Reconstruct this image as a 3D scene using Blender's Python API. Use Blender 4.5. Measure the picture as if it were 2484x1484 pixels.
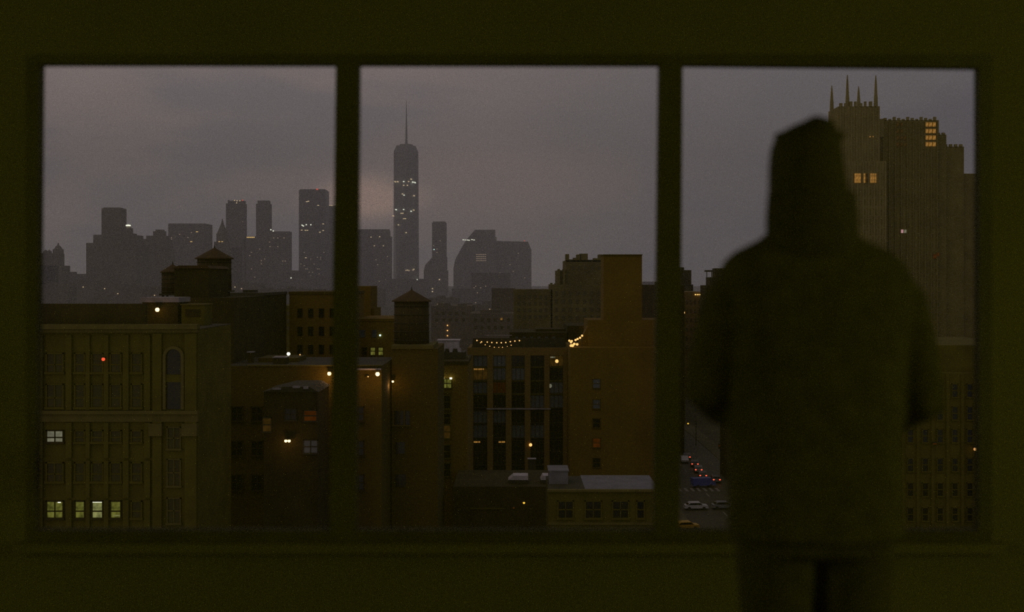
import bpy, bmesh, math, random
from mathutils import Vector, Matrix
random.seed(7)
scene = bpy.context.scene
for o in list(bpy.data.objects):
    bpy.data.objects.remove(o)

# ------------------------------------------------------------------ camera
F = 2800.0            # focal length in pixels of the 2484 px wide frame
HX, HY = 1242.0, 680.0  # principal column and horizon row
CZ = 45.0             # eye height above the street
cam_d = bpy.data.cameras.new('camera')
cam = bpy.data.objects.new('camera', cam_d)
scene.collection.objects.link(cam)
cam.location = (0, 0, CZ)
cam.rotation_euler = (math.radians(90), 0, 0)
cam_d.sensor_width = 36.0
cam_d.sensor_fit = 'HORIZONTAL'
cam_d.lens = F / 2484.0 * 36.0
cam_d.shift_y = -62.0 / 2484.0
cam_d.clip_start = 0.05
cam_d.clip_end = 20000
cam_d.dof.use_dof = True
cam_d.dof.focus_distance = 500.0
cam_d.dof.aperture_fstop = 1.7
scene.camera = cam

# ------------------------------------------------------------------ world: dusk overcast sky
world = bpy.data.worlds.new('dusk_sky')
scene.world = world
world.use_nodes = True
wn, wl = world.node_tree.nodes, world.node_tree.links
wn.clear()
w_out = wn.new('ShaderNodeOutputWorld')
w_bg = wn.new('ShaderNodeBackground')
w_bg.inputs['Strength'].default_value = 1.13
w_tc = wn.new('ShaderNodeTexCoord')
def wmath(op, a, b=None, c=None):
    n = wn.new('ShaderNodeMath'); n.operation = op
    for i, v in enumerate((a, b, c)):
        if v is None: continue
        if isinstance(v, (int, float)): n.inputs[i].default_value = v
        else: wl.new(v, n.inputs[i])
    return n.outputs[0]
def wsmooth(v, lo, hi):
    n = wn.new('ShaderNodeMapRange'); n.interpolation_type = 'SMOOTHERSTEP'; n.clamp = True
    wl.new(v, n.inputs['Value']); n.inputs['From Min'].default_value = lo; n.inputs['From Max'].default_value = hi
    return n.outputs['Result']
def wmix(f, a, b):
    n = wn.new('ShaderNodeMix'); n.data_type = 'RGBA'; wl.new(f, n.inputs['Factor'])
    for k, v in (('A', a), ('B', b)):
        if isinstance(v, tuple): n.inputs[k].default_value = (*v, 1)
        else: wl.new(v, n.inputs[k])
    return n.outputs['Result']
w_sep = wn.new('ShaderNodeSeparateXYZ'); wl.new(w_tc.outputs['Generated'], w_sep.inputs[0])
sx, sy, sz = w_sep.outputs[0], w_sep.outputs[1], w_sep.outputs[2]
w_map = wn.new('ShaderNodeMapping'); w_map.inputs['Scale'].default_value = (1.0, 1.0, 3.4)
w_n = wn.new('ShaderNodeTexNoise'); w_n.inputs['Scale'].default_value = 4.6; w_n.inputs['Detail'].default_value = 6.0; w_n.inputs['Roughness'].default_value = 0.5
wl.new(w_tc.outputs['Generated'], w_map.inputs['Vector']); wl.new(w_map.outputs['Vector'], w_n.inputs['Vector'])
cloud = wsmooth(w_n.outputs['Fac'], 0.36, 0.62)
# the cloud deck turns from warm mauve in the south-east to blue-grey in the west
side = wsmooth(wmath('ADD', sx, wmath('MULTIPLY', w_n.outputs['Fac'], 0.35)), -0.10, 0.62)
warm = wmix(cloud, (0.275, 0.232, 0.245), (0.400, 0.308, 0.288))
blue = wmix(cloud, (0.130, 0.126, 0.160), (0.188, 0.172, 0.190))
skycol = wmix(side, warm, blue)
# low clouds glowing pink with town light around the tall towers
def glow(cx, cz, rx, rz, lo=1.0):
    dx = wmath('DIVIDE', wmath('SUBTRACT', sx, cx), rx)
    dz = wmath('DIVIDE', wmath('SUBTRACT', sz, cz), rz)
    r = wmath('SQRT', wmath('ADD', wmath('MULTIPLY', dx, dx), wmath('MULTIPLY', dz, dz)))
    r = wmath('ADD', r, wmath('MULTIPLY', wmath('SUBTRACT', w_n.outputs['Fac'], 0.5), 1.6))
    f = wmath('SUBTRACT', 1.0, wsmooth(r, 0.15, 1.25))
    return wmath('MULTIPLY', wmath('MULTIPLY', f, wmath('GREATER_THAN', sy, 0.0)), lo)
skycol = wmix(glow(-0.02, 0.085, 0.16, 0.050, 0.6), skycol, (0.500, 0.360, 0.310))
skycol = wmix(glow(-0.125, 0.070, 0.060, 0.026, 1.0), skycol, (0.900, 0.570, 0.450))
wl.new(skycol, w_bg.inputs['Color'])
wl.new(w_bg.outputs['Background'], w_out.inputs['Surface'])

# ------------------------------------------------------------------ exposure
vs = scene.view_settings
scene.display_settings.display_device = 'sRGB'
vs.view_transform = 'Standard'
vs.look = 'None'
vs.exposure = 0.0
vs.gamma = 1.0
vs.use_curve_mapping = False
scene.cycles.volume_bounces = 0
scene.cycles.max_bounces = 3
scene.cycles.caustics_reflective = False
scene.cycles.caustics_refractive = False
scene.cycles.adaptive_threshold = 0.03
world.cycles.sampling_method = 'MANUAL'
world.cycles.sample_map_resolution = 256
scene.cycles.transparent_max_bounces = 12
scene.cycles.sample_clamp_indirect = 0.12
scene.cycles.use_denoising = False      # leave the fine grain, as in the photograph

# ------------------------------------------------------------------ helpers
COL = scene.collection.objects

def PX(px, Y): return (px - HX) / F * Y
def PZ(py, Y): return CZ - (py - HY) / F * Y

def link(o): COL.link(o); return o

def tag(o, label=None, cat=None, group=None, kind=None):
    if label: o['label'] = label
    if cat: o['category'] = cat
    if group: o['group'] = group
    if kind: o['kind'] = kind
    return o

def wloc(o):
    v = Vector((0, 0, 0))
    while o is not None:
        v = v + o.location
        o = o.parent
    return v

def thing(name, loc, label=None, cat=None, group=None, kind=None):
    e = bpy.data.objects.new(name, None)
    e.empty_display_size = 0.2
    e.location = loc
    link(e)
    return tag(e, label, cat, group, kind)

class MB:
    """collects shapes in world coordinates; build() makes one mesh object"""
    def __init__(s): s.v = []; s.f = []
    def add(s, vs, fs):
        k = len(s.v); s.v += [tuple(v) for v in vs]; s.f += [tuple(i + k for i in f) for f in fs]
        return s
    def box(s, x0, x1, y0, y1, z0, z1):
        return s.add([(x0,y0,z0),(x1,y0,z0),(x1,y1,z0),(x0,y1,z0),(x0,y0,z1),(x1,y0,z1),(x1,y1,z1),(x0,y1,z1)],
                     [(3,2,1,0),(4,5,6,7),(0,1,5,4),(1,2,6,5),(2,3,7,6),(3,0,4,7)])
    def rings(s, rings, cap=True):
        n = len(rings[0]); vs = [p for r in rings for p in r]; fs = []
        for i in range(len(rings) - 1):
            for j in range(n):
                a = i*n + j; b = i*n + (j+1) % n
                fs.append((a, b, b+n, a+n))
        if cap:
            fs.append(tuple(reversed(range(n))))
            fs.append(tuple(range((len(rings)-1)*n, len(rings)*n)))
        return s.add(vs, fs)
    def cyl(s, cx, cy, prof, n=20, rot=0.0):
        """prof: list of (z, r)"""
        return s.rings([[(cx + r*math.cos(rot+2*math.pi*j/n), cy + r*math.sin(rot+2*math.pi*j/n), z) for j in range(n)] for z, r in prof])
    def loft(s, secs, n=24, p=2.0):
        """secs: (x, y, z, rx, ry) horizontal super-ellipse rings"""
        R = []
        for (x, y, z, rx, ry) in secs:
            r = []
            for j in range(n):
                a = 2*math.pi*j/n; c, q = math.cos(a), math.sin(a)
                r.append((x + rx*math.copysign(abs(c)**(2/p), c), y + ry*math.copysign(abs(q)**(2/p), q), z))
            R.append(r)
        return s.rings(R)
    def tube(s, pts, rad, n=10):
        pts = [Vector(p) for p in pts]
        if not hasattr(rad, '__len__'): rad = [rad]*len(pts)
        R = []
        up = None
        for i, p in enumerate(pts):
            d = (pts[min(i+1, len(pts)-1)] - pts[max(i-1, 0)]).normalized()
            if up is None:
                up = Vector((0,0,1)) if abs(d.z) < .9 else Vector((1,0,0))
            a = d.cross(up).normalized(); b = a.cross(d).normalized(); up = b
            R.append([tuple(p + (a*math.cos(2*math.pi*j/n) + b*math.sin(2*math.pi*j/n))*rad[i]) for j in range(n)])
        return s.rings(R)
    def ball(s, c, rx, ry=None, rz=None, n=12, m=8):
        ry = ry or rx; rz = rz or rx
        R = []
        for i in range(1, m):
            t = math.pi*i/m
            R.append([(c[0]+rx*math.sin(t)*math.cos(2*math.pi*j/n), c[1]+ry*math.sin(t)*math.sin(2*math.pi*j/n), c[2]-rz*math.cos(t)) for j in range(n)])
        return s.rings(R)
    def extr(s, poly, y0, y1):
        """poly: list of (x, z) counter-clockwise seen from -Y, extruded along Y"""
        n = len(poly)
        return s.add([(x,y0,z) for x,z in poly] + [(x,y1,z) for x,z in poly],
                     [tuple(range(n)), tuple(reversed(range(n, 2*n)))] + [((i+1) % n, i, i+n, (i+1) % n + n) for i in range(n)])
    def mesh(s, name, origin=(0,0,0)):
        me = bpy.data.meshes.new(name)
        o = Vector(origin)
        me.from_pydata([tuple(Vector(v) - o) for v in s.v], [], s.f)
        bm = bmesh.new(); bm.from_mesh(me)
        bmesh.ops.recalc_face_normals(bm, faces=bm.faces)
        bm.to_mesh(me); bm.free()
        me.update()
        return me
    def build(s, name, mat, parent=None, smooth=False):
        o0 = wloc(parent) if parent is not None else Vector((0,0,0))
        me = s.mesh(name, o0)
        if smooth:
            for p in me.polygons: p.use_smooth = True
        me.materials.append(mat)
        o = bpy.data.objects.new(name, me); o.parent = parent
        return link(o)
    def build_at(s, name, mat, origin):
        me = s.mesh(name, origin); me.materials.append(mat)
        o = bpy.data.objects.new(name, me); o.location = origin
        return link(o)

_boxes = {}
def bx(name, mat, parent, x0, x1, y0, y1, z0, z1):
    """a box part sharing its mesh with boxes of the same size and material"""
    d = (round(x1-x0, 3), round(y1-y0, 3), round(z1-z0, 3), mat.name)
    if d not in _boxes:
        me = MB().box(-d[0]/2, d[0]/2, -d[1]/2, d[1]/2, -d[2]/2, d[2]/2).mesh(name)
        me.materials.append(mat); _boxes[d] = me
    o = bpy.data.objects.new(name, _boxes[d]); o.parent = parent
    o.location = Vector(((x0+x1)/2, (y0+y1)/2, (z0+z1)/2)) - (wloc(parent) if parent is not None else Vector())
    return link(o)

# ------------------------------------------------------------------ materials
def mat(name, col, rough=0.85, var=0.18, scale=0.6, spec=0.3, bump=0.0, metal=0.0, stretch=(1,1,1)):
    m = bpy.data.materials.new(name); m.use_nodes = True
    nt = m.node_tree; b = nt.nodes['Principled BSDF']
    b.inputs['Roughness'].default_value = rough
    b.inputs['Specular IOR Level'].default_value = spec
    b.inputs['Metallic'].default_value = metal
    tc = nt.nodes.new('ShaderNodeTexCoord'); mp = nt.nodes.new('ShaderNodeMapping')
    mp.inputs['Scale'].default_value = stretch
    n = nt.nodes.new('ShaderNodeTexNoise'); n.inputs['Scale'].default_value = scale; n.inputs['Detail'].default_value = 6
    r = nt.nodes.new('ShaderNodeValToRGB')
    r.color_ramp.elements[0].position = 0.3; r.color_ramp.elements[1].position = 0.7
    r.color_ramp.elements[0].color = tuple(c*(1-var) for c in col) + (1,)
    r.color_ramp.elements[1].color = tuple(min(1, c*(1+var)) for c in col) + (1,)
    nt.links.new(tc.outputs['Object'], mp.inputs['Vector'])
    nt.links.new(mp.outputs['Vector'], n.inputs['Vector'])
    nt.links.new(n.outputs['Fac'], r.inputs['Fac'])
    nt.links.new(r.outputs['Color'], b.inputs['Base Color'])
    if bump:
        bp = nt.nodes.new('ShaderNodeBump'); bp.inputs['Strength'].default_value = bump; bp.inputs['Distance'].default_value = 0.02
        nt.links.new(n.outputs['Fac'], bp.inputs['Height']); nt.links.new(bp.outputs['Normal'], b.inputs['Normal'])
    return m

def brick_mat(name, c1, c2, mortar, scale=1.0, rough=0.9):
    m = bpy.data.materials.new(name); m.use_nodes = True
    nt = m.node_tree; b = nt.nodes['Principled BSDF']
    b.inputs['Roughness'].default_value = rough; b.inputs['Specular IOR Level'].default_value = 0.2
    tc = nt.nodes.new('ShaderNodeTexCoord')
    sp = nt.nodes.new('ShaderNodeSeparateXYZ'); cb = nt.nodes.new('ShaderNodeCombineXYZ')
    ad = nt.nodes.new('ShaderNodeMath'); ad.operation = 'ADD'
    br = nt.nodes.new('ShaderNodeTexBrick'); br.inputs['Scale'].default_value = scale
    br.inputs['Color1'].default_value = (*c1, 1); br.inputs['Color2'].default_value = (*c2, 1); br.inputs['Mortar'].default_value = (*mortar, 1)
    br.inputs['Brick Width'].default_value = 0.5; br.inputs['Row Height'].default_value = 0.16; br.inputs['Mortar Size'].default_value = 0.015
    n = nt.nodes.new('ShaderNodeTexNoise'); n.inputs['Scale'].default_value = 0.12; n.inputs['Detail'].default_value = 5
    mr = nt.nodes.new('ShaderNodeMapRange'); mr.inputs['To Min'].default_value = 0.65; mr.inputs['To Max'].default_value = 1.35
    mx = nt.nodes.new('ShaderNodeMix'); mx.data_type = 'RGBA'; mx.blend_type = 'MULTIPLY'; mx.inputs['Factor'].default_value = 1
    L = nt.links.new
    L(tc.outputs['Object'], sp.inputs[0]); L(sp.outputs['X'], ad.inputs[0]); L(sp.outputs['Y'], ad.inputs[1])
    L(ad.outputs[0], cb.inputs['X']); L(sp.outputs['Z'], cb.inputs['Y']); L(cb.outputs[0], br.inputs['Vector'])
    L(tc.outputs['Object'], n.inputs['Vector']); L(n.outputs['Fac'], mr.inputs['Value'])
    L(br.outputs['Color'], mx.inputs['A']); L(mr.outputs['Result'], mx.inputs['B'])
    L(mx.outputs['Result'], b.inputs['Base Color'])
    return m

def emit(name, col, strength, var=0.0, scale=1.5):
    m = bpy.data.materials.new(name); m.use_nodes = True
    nt = m.node_tree; nt.nodes.clear()
    o = nt.nodes.new('ShaderNodeOutputMaterial'); e = nt.nodes.new('ShaderNodeEmission')
    e.inputs['Strength'].default_value = strength; e.inputs['Color'].default_value = (*col, 1)
    if var:
        tc = nt.nodes.new('ShaderNodeTexCoord'); n = nt.nodes.new('ShaderNodeTexNoise'); n.inputs['Scale'].default_value = scale
        r = nt.nodes.new('ShaderNodeValToRGB'); r.color_ramp.elements[0].position = .35; r.color_ramp.elements[1].position = .65
        r.color_ramp.elements[0].color = tuple(c*(1-var) for c in col) + (1,); r.color_ramp.elements[1].color = (*col, 1)
        nt.links.new(tc.outputs['Object'], n.inputs['Vector']); nt.links.new(n.outputs['Fac'], r.inputs['Fac']); nt.links.new(r.outputs['Color'], e.inputs['Color'])
    nt.links.new(e.outputs[0], o.inputs['Surface'])
    m.cycles.emission_sampling = 'NONE'
    return m

def glass_mat(name):
    """thin window glass: clear with a Fresnel sheen"""
    m = bpy.data.materials.new(name); m.use_nodes = True
    nt = m.node_tree; nt.nodes.clear()
    o = nt.nodes.new('ShaderNodeOutputMaterial'); mx = nt.nodes.new('ShaderNodeMixShader')
    t = nt.nodes.new('ShaderNodeBsdfTransparent'); g = nt.nodes.new('ShaderNodeBsdfGlossy'); fr = nt.nodes.new('ShaderNodeFresnel')
    t.inputs['Color'].default_value = (0.96, 0.97, 0.96, 1); g.inputs['Roughness'].default_value = 0.02
    fr.inputs['IOR'].default_value = 1.45
    nt.links.new(fr.outputs[0], mx.inputs['Fac']); nt.links.new(t.outputs[0], mx.inputs[1]); nt.links.new(g.outputs[0], mx.inputs[2])
    # olive diffuse layer mixed in as a veil that lifts the dark view
    d = nt.nodes.new('ShaderNodeBsdfDiffuse'); d.inputs['Color'].default_value = (0.80, 0.73, 0.12, 1)
    m2 = nt.nodes.new('ShaderNodeMixShader'); tc = nt.nodes.new('ShaderNodeTexCoord'); n = nt.nodes.new('ShaderNodeTexNoise'); n.inputs['Scale'].default_value = 1.3
    mr = nt.nodes.new('ShaderNodeMapRange'); mr.inputs['To Min'].default_value = 0.09; mr.inputs['To Max'].default_value = 0.15
    nt.links.new(tc.outputs['Object'], n.inputs['Vector']); nt.links.new(n.outputs['Fac'], mr.inputs['Value']); nt.links.new(mr.outputs['Result'], m2.inputs['Fac'])
    nt.links.new(mx.outputs[0], m2.inputs[1]); nt.links.new(d.outputs[0], m2.inputs[2])
    nt.links.new(m2.outputs[0], o.inputs['Surface'])
    return m

M = dict(
    wall=mat('interior_paint', (0.42, 0.385, 0.085), 0.9, 0.06, 3),
    ceiling=mat('ceiling_paint', (0.72, 0.68, 0.25), 0.9, 0.05, 2),
    floor=mat('floor_wood', (0.12, 0.085, 0.03), 0.5, 0.25, 2, stretch=(8, 1, 1)),
    frame=mat('window_frame_paint', (0.27, 0.25, 0.055), 0.6, 0.1, 4),
    frame_dark=mat('darkened_rail_paint', (0.24, 0.22, 0.045), 0.8, 0.2, 4),  # bottom rail colour darkened to hold down the skylight on its top
    glass=glass_mat('window_glass'),
    jacket=mat('dark_jacket_cloth', (0.25, 0.23, 0.05), 0.95, 0.2, 25, bump=.3),
    trousers=mat('dark_trouser_cloth', (0.22, 0.20, 0.05), 0.95, 0.2, 30),
    hair=mat('dark_hair', (0.21, 0.19, 0.045), 0.7, 0.35, 40, stretch=(6, 6, 1)),
    skin=mat('skin', (0.42, 0.26, 0.17), 0.6, 0.08, 8),
    leather=mat('dark_leather', (0.03, 0.026, 0.015), 0.5, 0.15, 20),
    rubber=mat('dark_rubber', (0.02, 0.02, 0.012), 0.8, 0.1, 10),
    ground=mat('asphalt', (0.045, 0.039, 0.016), 0.85, 0.3, 0.15),
    road=mat('road_asphalt', (0.04, 0.035, 0.015), 0.6, 0.25, 0.3),
    sidewalk=mat('concrete_pavement', (0.08, 0.07, 0.033), 0.9, 0.15, 0.5),
    paint=mat('road_paint', (0.16, 0.15, 0.11), 0.7, 0.25, 1.0),
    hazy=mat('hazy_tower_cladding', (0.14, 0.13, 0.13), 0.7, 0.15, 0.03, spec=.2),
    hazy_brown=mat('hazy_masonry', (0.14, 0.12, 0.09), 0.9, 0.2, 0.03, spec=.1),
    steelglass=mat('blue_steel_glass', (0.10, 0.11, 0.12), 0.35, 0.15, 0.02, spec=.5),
    cream=mat('olive_masonry', (0.092, 0.080, 0.010), 0.9, 0.22, 0.35, spec=.15),
    cream_trim=mat('pale_stone_trim', (0.112, 0.096, 0.024), 0.9, 0.2, 0.6, spec=.15),
    red=brick_mat('dark_red_brick', (0.175, 0.108, 0.010), (0.135, 0.085, 0.008), (0.14, 0.10, 0.02)),
    brown=brick_mat('brown_brick', (0.090, 0.062, 0.007), (0.070, 0.050, 0.006), (0.07, 0.055, 0.01)),
    tan=brick_mat('tan_brick', (0.200, 0.132, 0.032), (0.16, 0.105, 0.026), (0.15, 0.10, 0.035)),
    dark=mat('dark_masonry', (0.042, 0.033, 0.009), 0.9, 0.25, 0.4, spec=.15),
    black=mat('dark_metal', (0.035, 0.031, 0.014), 0.6, 0.2, 1.0),
    wood=mat('tank_wood', (0.045, 0.031, 0.009), 0.9, 0.35, 1.2, stretch=(4, 4, .3)),
    tankroof=mat('tank_roof', (0.060, 0.035, 0.009), 0.9, 0.2, 0.8),
    roof=mat('tar_roof', (0.04, 0.036, 0.018), 0.9, 0.3, 0.3),
    paleroof=mat('pale_roof_membrane', (0.15, 0.15, 0.155), 0.8, 0.2, 0.5),
    palemetal=mat('pale_sheet_metal', (0.24, 0.22, 0.21), 0.6, 0.2, 1.0),
    stone_dark=mat('weathered_stone', (0.125, 0.105, 0.035), 0.9, 0.3, 0.12, spec=.1),
    pane_loft=mat('dull_loft_pane', (0.046, 0.040, 0.007), 0.3, 0.3, 0.5, spec=.15),  # pane tone set close to the wall tone for low contrast
    pane_dim=mat('dull_pane', (0.075, 0.062, 0.024), 0.3, 0.2, 0.5, spec=.2),
    white_metal=mat('white_sheet_metal', (0.42, 0.39, 0.38), 0.6, 0.2, 1.0),
    stone_wing=mat('darker_gothic_stone', (0.165, 0.138, 0.036), 0.9, 0.25, 0.12, spec=.1),  # wing stone in a darker tone than the tower
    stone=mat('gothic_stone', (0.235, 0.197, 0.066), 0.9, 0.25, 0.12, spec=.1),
    pane=mat('dark_pane', (0.012, 0.012, 0.008), 0.12, 0.2, 0.5, spec=.25),
    pane_sky=mat('painted_sky_pane', (0.075, 0.088, 0.086), 0.2, 0.3, 0.5, spec=.6),  # bluish sky reflection put into the pane colour
    car_white=mat('car_paint_pale', (0.42, 0.41, 0.38), 0.3, 0.04, 1, spec=.6),
    car_dark=mat('car_paint_dark', (0.05, 0.05, 0.045), 0.3, 0.05, 1, spec=.6),
    car_grey=mat('car_paint_grey', (0.16, 0.16, 0.15), 0.3, 0.05, 1, spec=.6),
    car_blue=mat('van_paint_blue', (0.045, 0.055, 0.20), 0.4, 0.1, 1, spec=.5),
    taxi=mat('car_paint_yellow', (0.42, 0.25, 0.02), 0.35, 0.05, 1, spec=.5),
    e_green=emit('green_lit_room', (0.30, 0.30, 0.055), 0.62, 0.75, 1.6),
    e_green_b=emit('pale_green_lit_room', (0.62, 0.62, 0.22), 0.55, 0.7, 1.6),
    e_grey=emit('cool_lit_room', (0.40, 0.38, 0.26), 0.6, 0.5, 1.4),
    e_tube=emit('fluorescent_tube', (0.95, 0.95, 0.75), 2.2),
    e_warm=emit('warm_lit_room', (0.60, 0.28, 0.06), 0.75, 0.5, 1.2),
    e_warm_dim=emit('dim_warm_lit_room', (0.30, 0.15, 0.030), 0.16, 0.6, 1.0),
    e_orange_dim=emit('dim_orange_lit_room', (0.30, 0.075, 0.010), 0.20, 0.5, 1.0),
    e_bulb=emit('warm_bulb', (1.0, 0.55, 0.22), 6.0),
    e_bulb_small=emit('small_warm_bulb', (1.0, 0.48, 0.15), 2.2),
    e_bulb_white=emit('white_bulb', (1.0, 0.93, 0.62), 5.0),
    e_bulb_cool=emit('cool_bulb', (0.65, 0.95, 0.9), 2.2),
    e_red=emit('red_lamp', (1.0, 0.10, 0.04), 1.5),
    e_tail=emit('tail_lamp', (1.0, 0.10, 0.045), 2.4),
    e_head=emit('head_lamp', (0.85, 0.95, 1.0), 1.6),
    e_amber=emit('amber_signal', (1.0, 0.55, 0.06), 1.6),
    e_far=emit('far_warm_window', (1.0, 0.72, 0.40), 1.3, 0.0),
    e_far_w=emit('far_white_window', (0.95, 0.95, 0.75), 2.4),
    e_far_y=emit('far_yellow_window', (1.0, 0.62, 0.20), 1.6),
    e_far_dim=emit('far_dim_window', (0.9, 0.62, 0.40), 0.55),
    dim_red=emit('faint_red_lit_room', (0.06, 0.018, 0.004), 0.25),
    e_pink=emit('pink_lit_room', (0.8, 0.42, 0.45), 0.7),
)

def haze(name, x0, x1, y0, y1, z0, z1, dens, col, aniso=0.0, label=None):
    m = bpy.data.materials.new(name + '_air'); m.use_nodes = True
    nt = m.node_tree; nt.nodes.clear()
    o = nt.nodes.new('ShaderNodeOutputMaterial'); v = nt.nodes.new('ShaderNodeVolumeScatter')
    v.inputs['Color'].default_value = (*col, 1); v.inputs['Density'].default_value = dens; v.inputs['Anisotropy'].default_value = aniso
    nt.links.new(v.outputs[0], o.inputs['Volume'])
    ob = MB().box(x0, x1, y0, y1, z0, z1).build_at(name, m, ((x0+x1)/2, (y0+y1)/2, z0))
    tag(ob, label, 'haze', kind='stuff')
    return ob

# ------------------------------------------------------------------ the room
FZ = CZ - 1.38                   # room floor
WY = 4.5                         # inner face of the window wall
RX0, RX1, RY0, CEIL = -9.7, 9.7, -4.0, FZ + 3.1
def wx(px): return PX(px, WY)
def wz(py): return PZ(py, WY)

def struct(o): o['kind'] = 'structure'; return o
struct(MB().box(RX0-.2, RX1+.2, RY0-.2, WY+.3, FZ-.2, FZ).build('floor', M['floor']))
struct(MB().box(RX0-.2, RX1+.2, RY0-.2, WY+.3, CEIL, CEIL+.2).build('ceiling', M['ceiling']))
struct(MB().box(RX0-.2, RX0, RY0-.2, WY+.3, FZ, CEIL).build('wall_left', M['wall']))
struct(MB().box(RX1, RX1+.2, RY0-.2, WY+.3, FZ, CEIL).build('wall_right', M['wall']))
struct(MB().box(RX0, RX1, RY0-.2, RY0, FZ, CEIL).build('wall_back', M['wall']))
OX0, OX1, OZ1, OZ0 = wx(66), wx(2404), wz(132), wz(1312)
wf = MB()
for (ya, yb, g) in ((WY, WY+.06, 0.0), (WY+.06, WY+.3, .22)):      # the opening steps back on the outside
    wf.box(RX0, OX0-g, ya, yb, FZ, CEIL).box(OX1+g, RX1, ya, yb, FZ, CEIL)
    wf.box(OX0-g, OX1+g, ya, yb, OZ1+g, CEIL).box(OX0-g, OX1+g, ya, yb, FZ, OZ0-g)
struct(wf.build('wall_front', M['wall']))

win = thing('window_1', ((OX0+OX1)/2, WY, OZ0), kind='structure')
def lean(pts):                 # a quad in the window plane given by picture corners, with thickness
    return [(wx(x), wz(y)) for x, y in pts]
YB = 1286
def member(name, pts, y0, y1, m='frame'):
    return MB().extr(lean(pts), y0, y1).build(name, M[m], win)
member('frame', [(66,YB),(66,156),(96,156),(86,YB)], WY-.004, WY+.05)            # left stile
member('frame', [(2375,YB),(2375,165),(2404,165),(2404,YB)], WY-.004, WY+.05)     # right stile
member('frame', [(66,132),(2404,132),(2404,165),(1600,157),(66,156)], WY-.004, WY+.05)  # head
member('frame', [(66,1312),(66,YB),(2404,YB),(2404,1312)], WY-.004, WY+.05, 'frame_dark')  # bottom rail
member('mullion', [(800,1300),(815,150),(871,150),(862,1300)], WY-.006, WY+.06)
member('mullion', [(1586,1300),(1600,150),(1656,150),(1648,1300)], WY-.006, WY+.06)
for a, b in ((90, 808), (866, 1594), (1652, 2378)):
    bx('pane', M['glass'], win, wx(a)-.02, wx(b)+.02, WY+.045, WY+.051, wz(YB)-.01, wz(150))
bx('sill', M['wall'], win, OX0-.04, OX1+.04, WY-.05, WY-.001, OZ0-.04, OZ0)
struct(MB().box(RX0, RX1, WY-.02, WY, FZ, FZ+.04).build('baseboard_front', M['frame']))

# two unseen floor lamps added to lift the dark room, one on each side
for LX, lab in ((-6.6, 'dim globe floor lamp standing far to the viewer\'s left'), (6.6, 'dim globe floor lamp standing far to the viewer\'s right')):
    LY = -0.2
    lamp = thing('fill_floor_lamp', (LX, LY, FZ), lab, 'lamp')
    MB().cyl(LX, LY, [(FZ, .15), (FZ+.02, .15), (FZ+.04, .03)], 20).build('base', M['frame'], lamp)
    MB().tube([(LX,LY,FZ+.03), (LX,LY,FZ+1.68)], .012, 8).build('pole', M['frame'], lamp)
    MB().cyl(LX, LY, [(FZ+1.66, .02), (FZ+1.70, .07), (FZ+1.71, .07)], 20).build('cup', M['frame'], lamp)
    MB().ball((LX, LY, FZ+1.82), .10, n=20, m=12).build('bulb', M['e_bulb_white'], lamp, True)
    ld = bpy.data.lights.new('lamp_light', 'POINT'); ld.energy = 95 if LX < 0 else 140; ld.color = (0.95, 1.0, 0.42); ld.shadow_soft_size = .12
    lo = bpy.data.objects.new('lamp_light', ld); lo.parent = lamp; lo.location = (0, 0, 1.84); link(lo)

# ------------------------------------------------------------------ the ground
struct(MB().box(-4000, 4500, 40, 9000, -1, 0).build('ground', M['ground']))
road = struct(MB().box(33, 52, 150, 1500, 0, .06).build('road_avenue', M['road']))
for i in range(12):
    bx('lane_marking', M['paint'], road, 40.9, 41.15, 200+i*10, 204+i*10, .06, .075)
for i in range(8):
    bx('crossing_stripe', M['paint'], road, 34.4+i*1.35, 35.0+i*1.35, 246, 250, .06, .075)
for s, (a, b) in (('left', (29, 33)), ('right', (52, 56))):
    struct(MB().box(a, b, 150, 1500, 0, .16).build('sidewalk_' + s, M['sidewalk']))

# haze over the town
haze('town_haze', -3800, 4200, 356, 5600, -30, 680, 1/3300., (1.0, 0.97, 0.95), 0.0,
     'grey evening haze lying over the far part of the town')

# ------------------------------------------------------------------ buildings
def bld(name, label, Y, tiers, m, cat='building', group=None, depth=None, part='block', base=0.0, cap=None):
    """tiers: (x0, x1, ytop[, dy_front[, depth]]) in picture columns at distance Y; real boxes down to the street"""
    x0 = min(t[0] for t in tiers); x1 = max(t[1] for t in tiers)
    root = thing(name, (PX((x0+x1)/2, Y), Y, base), label, cat, group)
    for t in tiers:
        a, b, zt = PX(t[0], Y), PX(t[1], Y), PZ(t[2], Y)
        fy = Y + (t[3] if len(t) > 3 else 0.0)
        d = t[4] if len(t) > 4 else (depth or max(12.0, (b-a)*0.8))
        bx(part, m, root, a, b, fy, fy + d, base, zt)
        if cap:
            bx('parapet', cap, root, a-.15, b+.15, fy-.15, fy+d+.15, zt, zt + .5)
    return root

def panes(root, Y, rects, m, name='window', th=.25, proud=.12, label=None):
    out = []
    for (a, b, c, d) in rects:
        o = bx(name, m, root, PX(a, Y), PX(b, Y), Y - proud, Y - proud + th, PZ(d, Y), PZ(c, Y))
        if label: o['label'] = label
        out.append(o)
    return out

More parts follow.
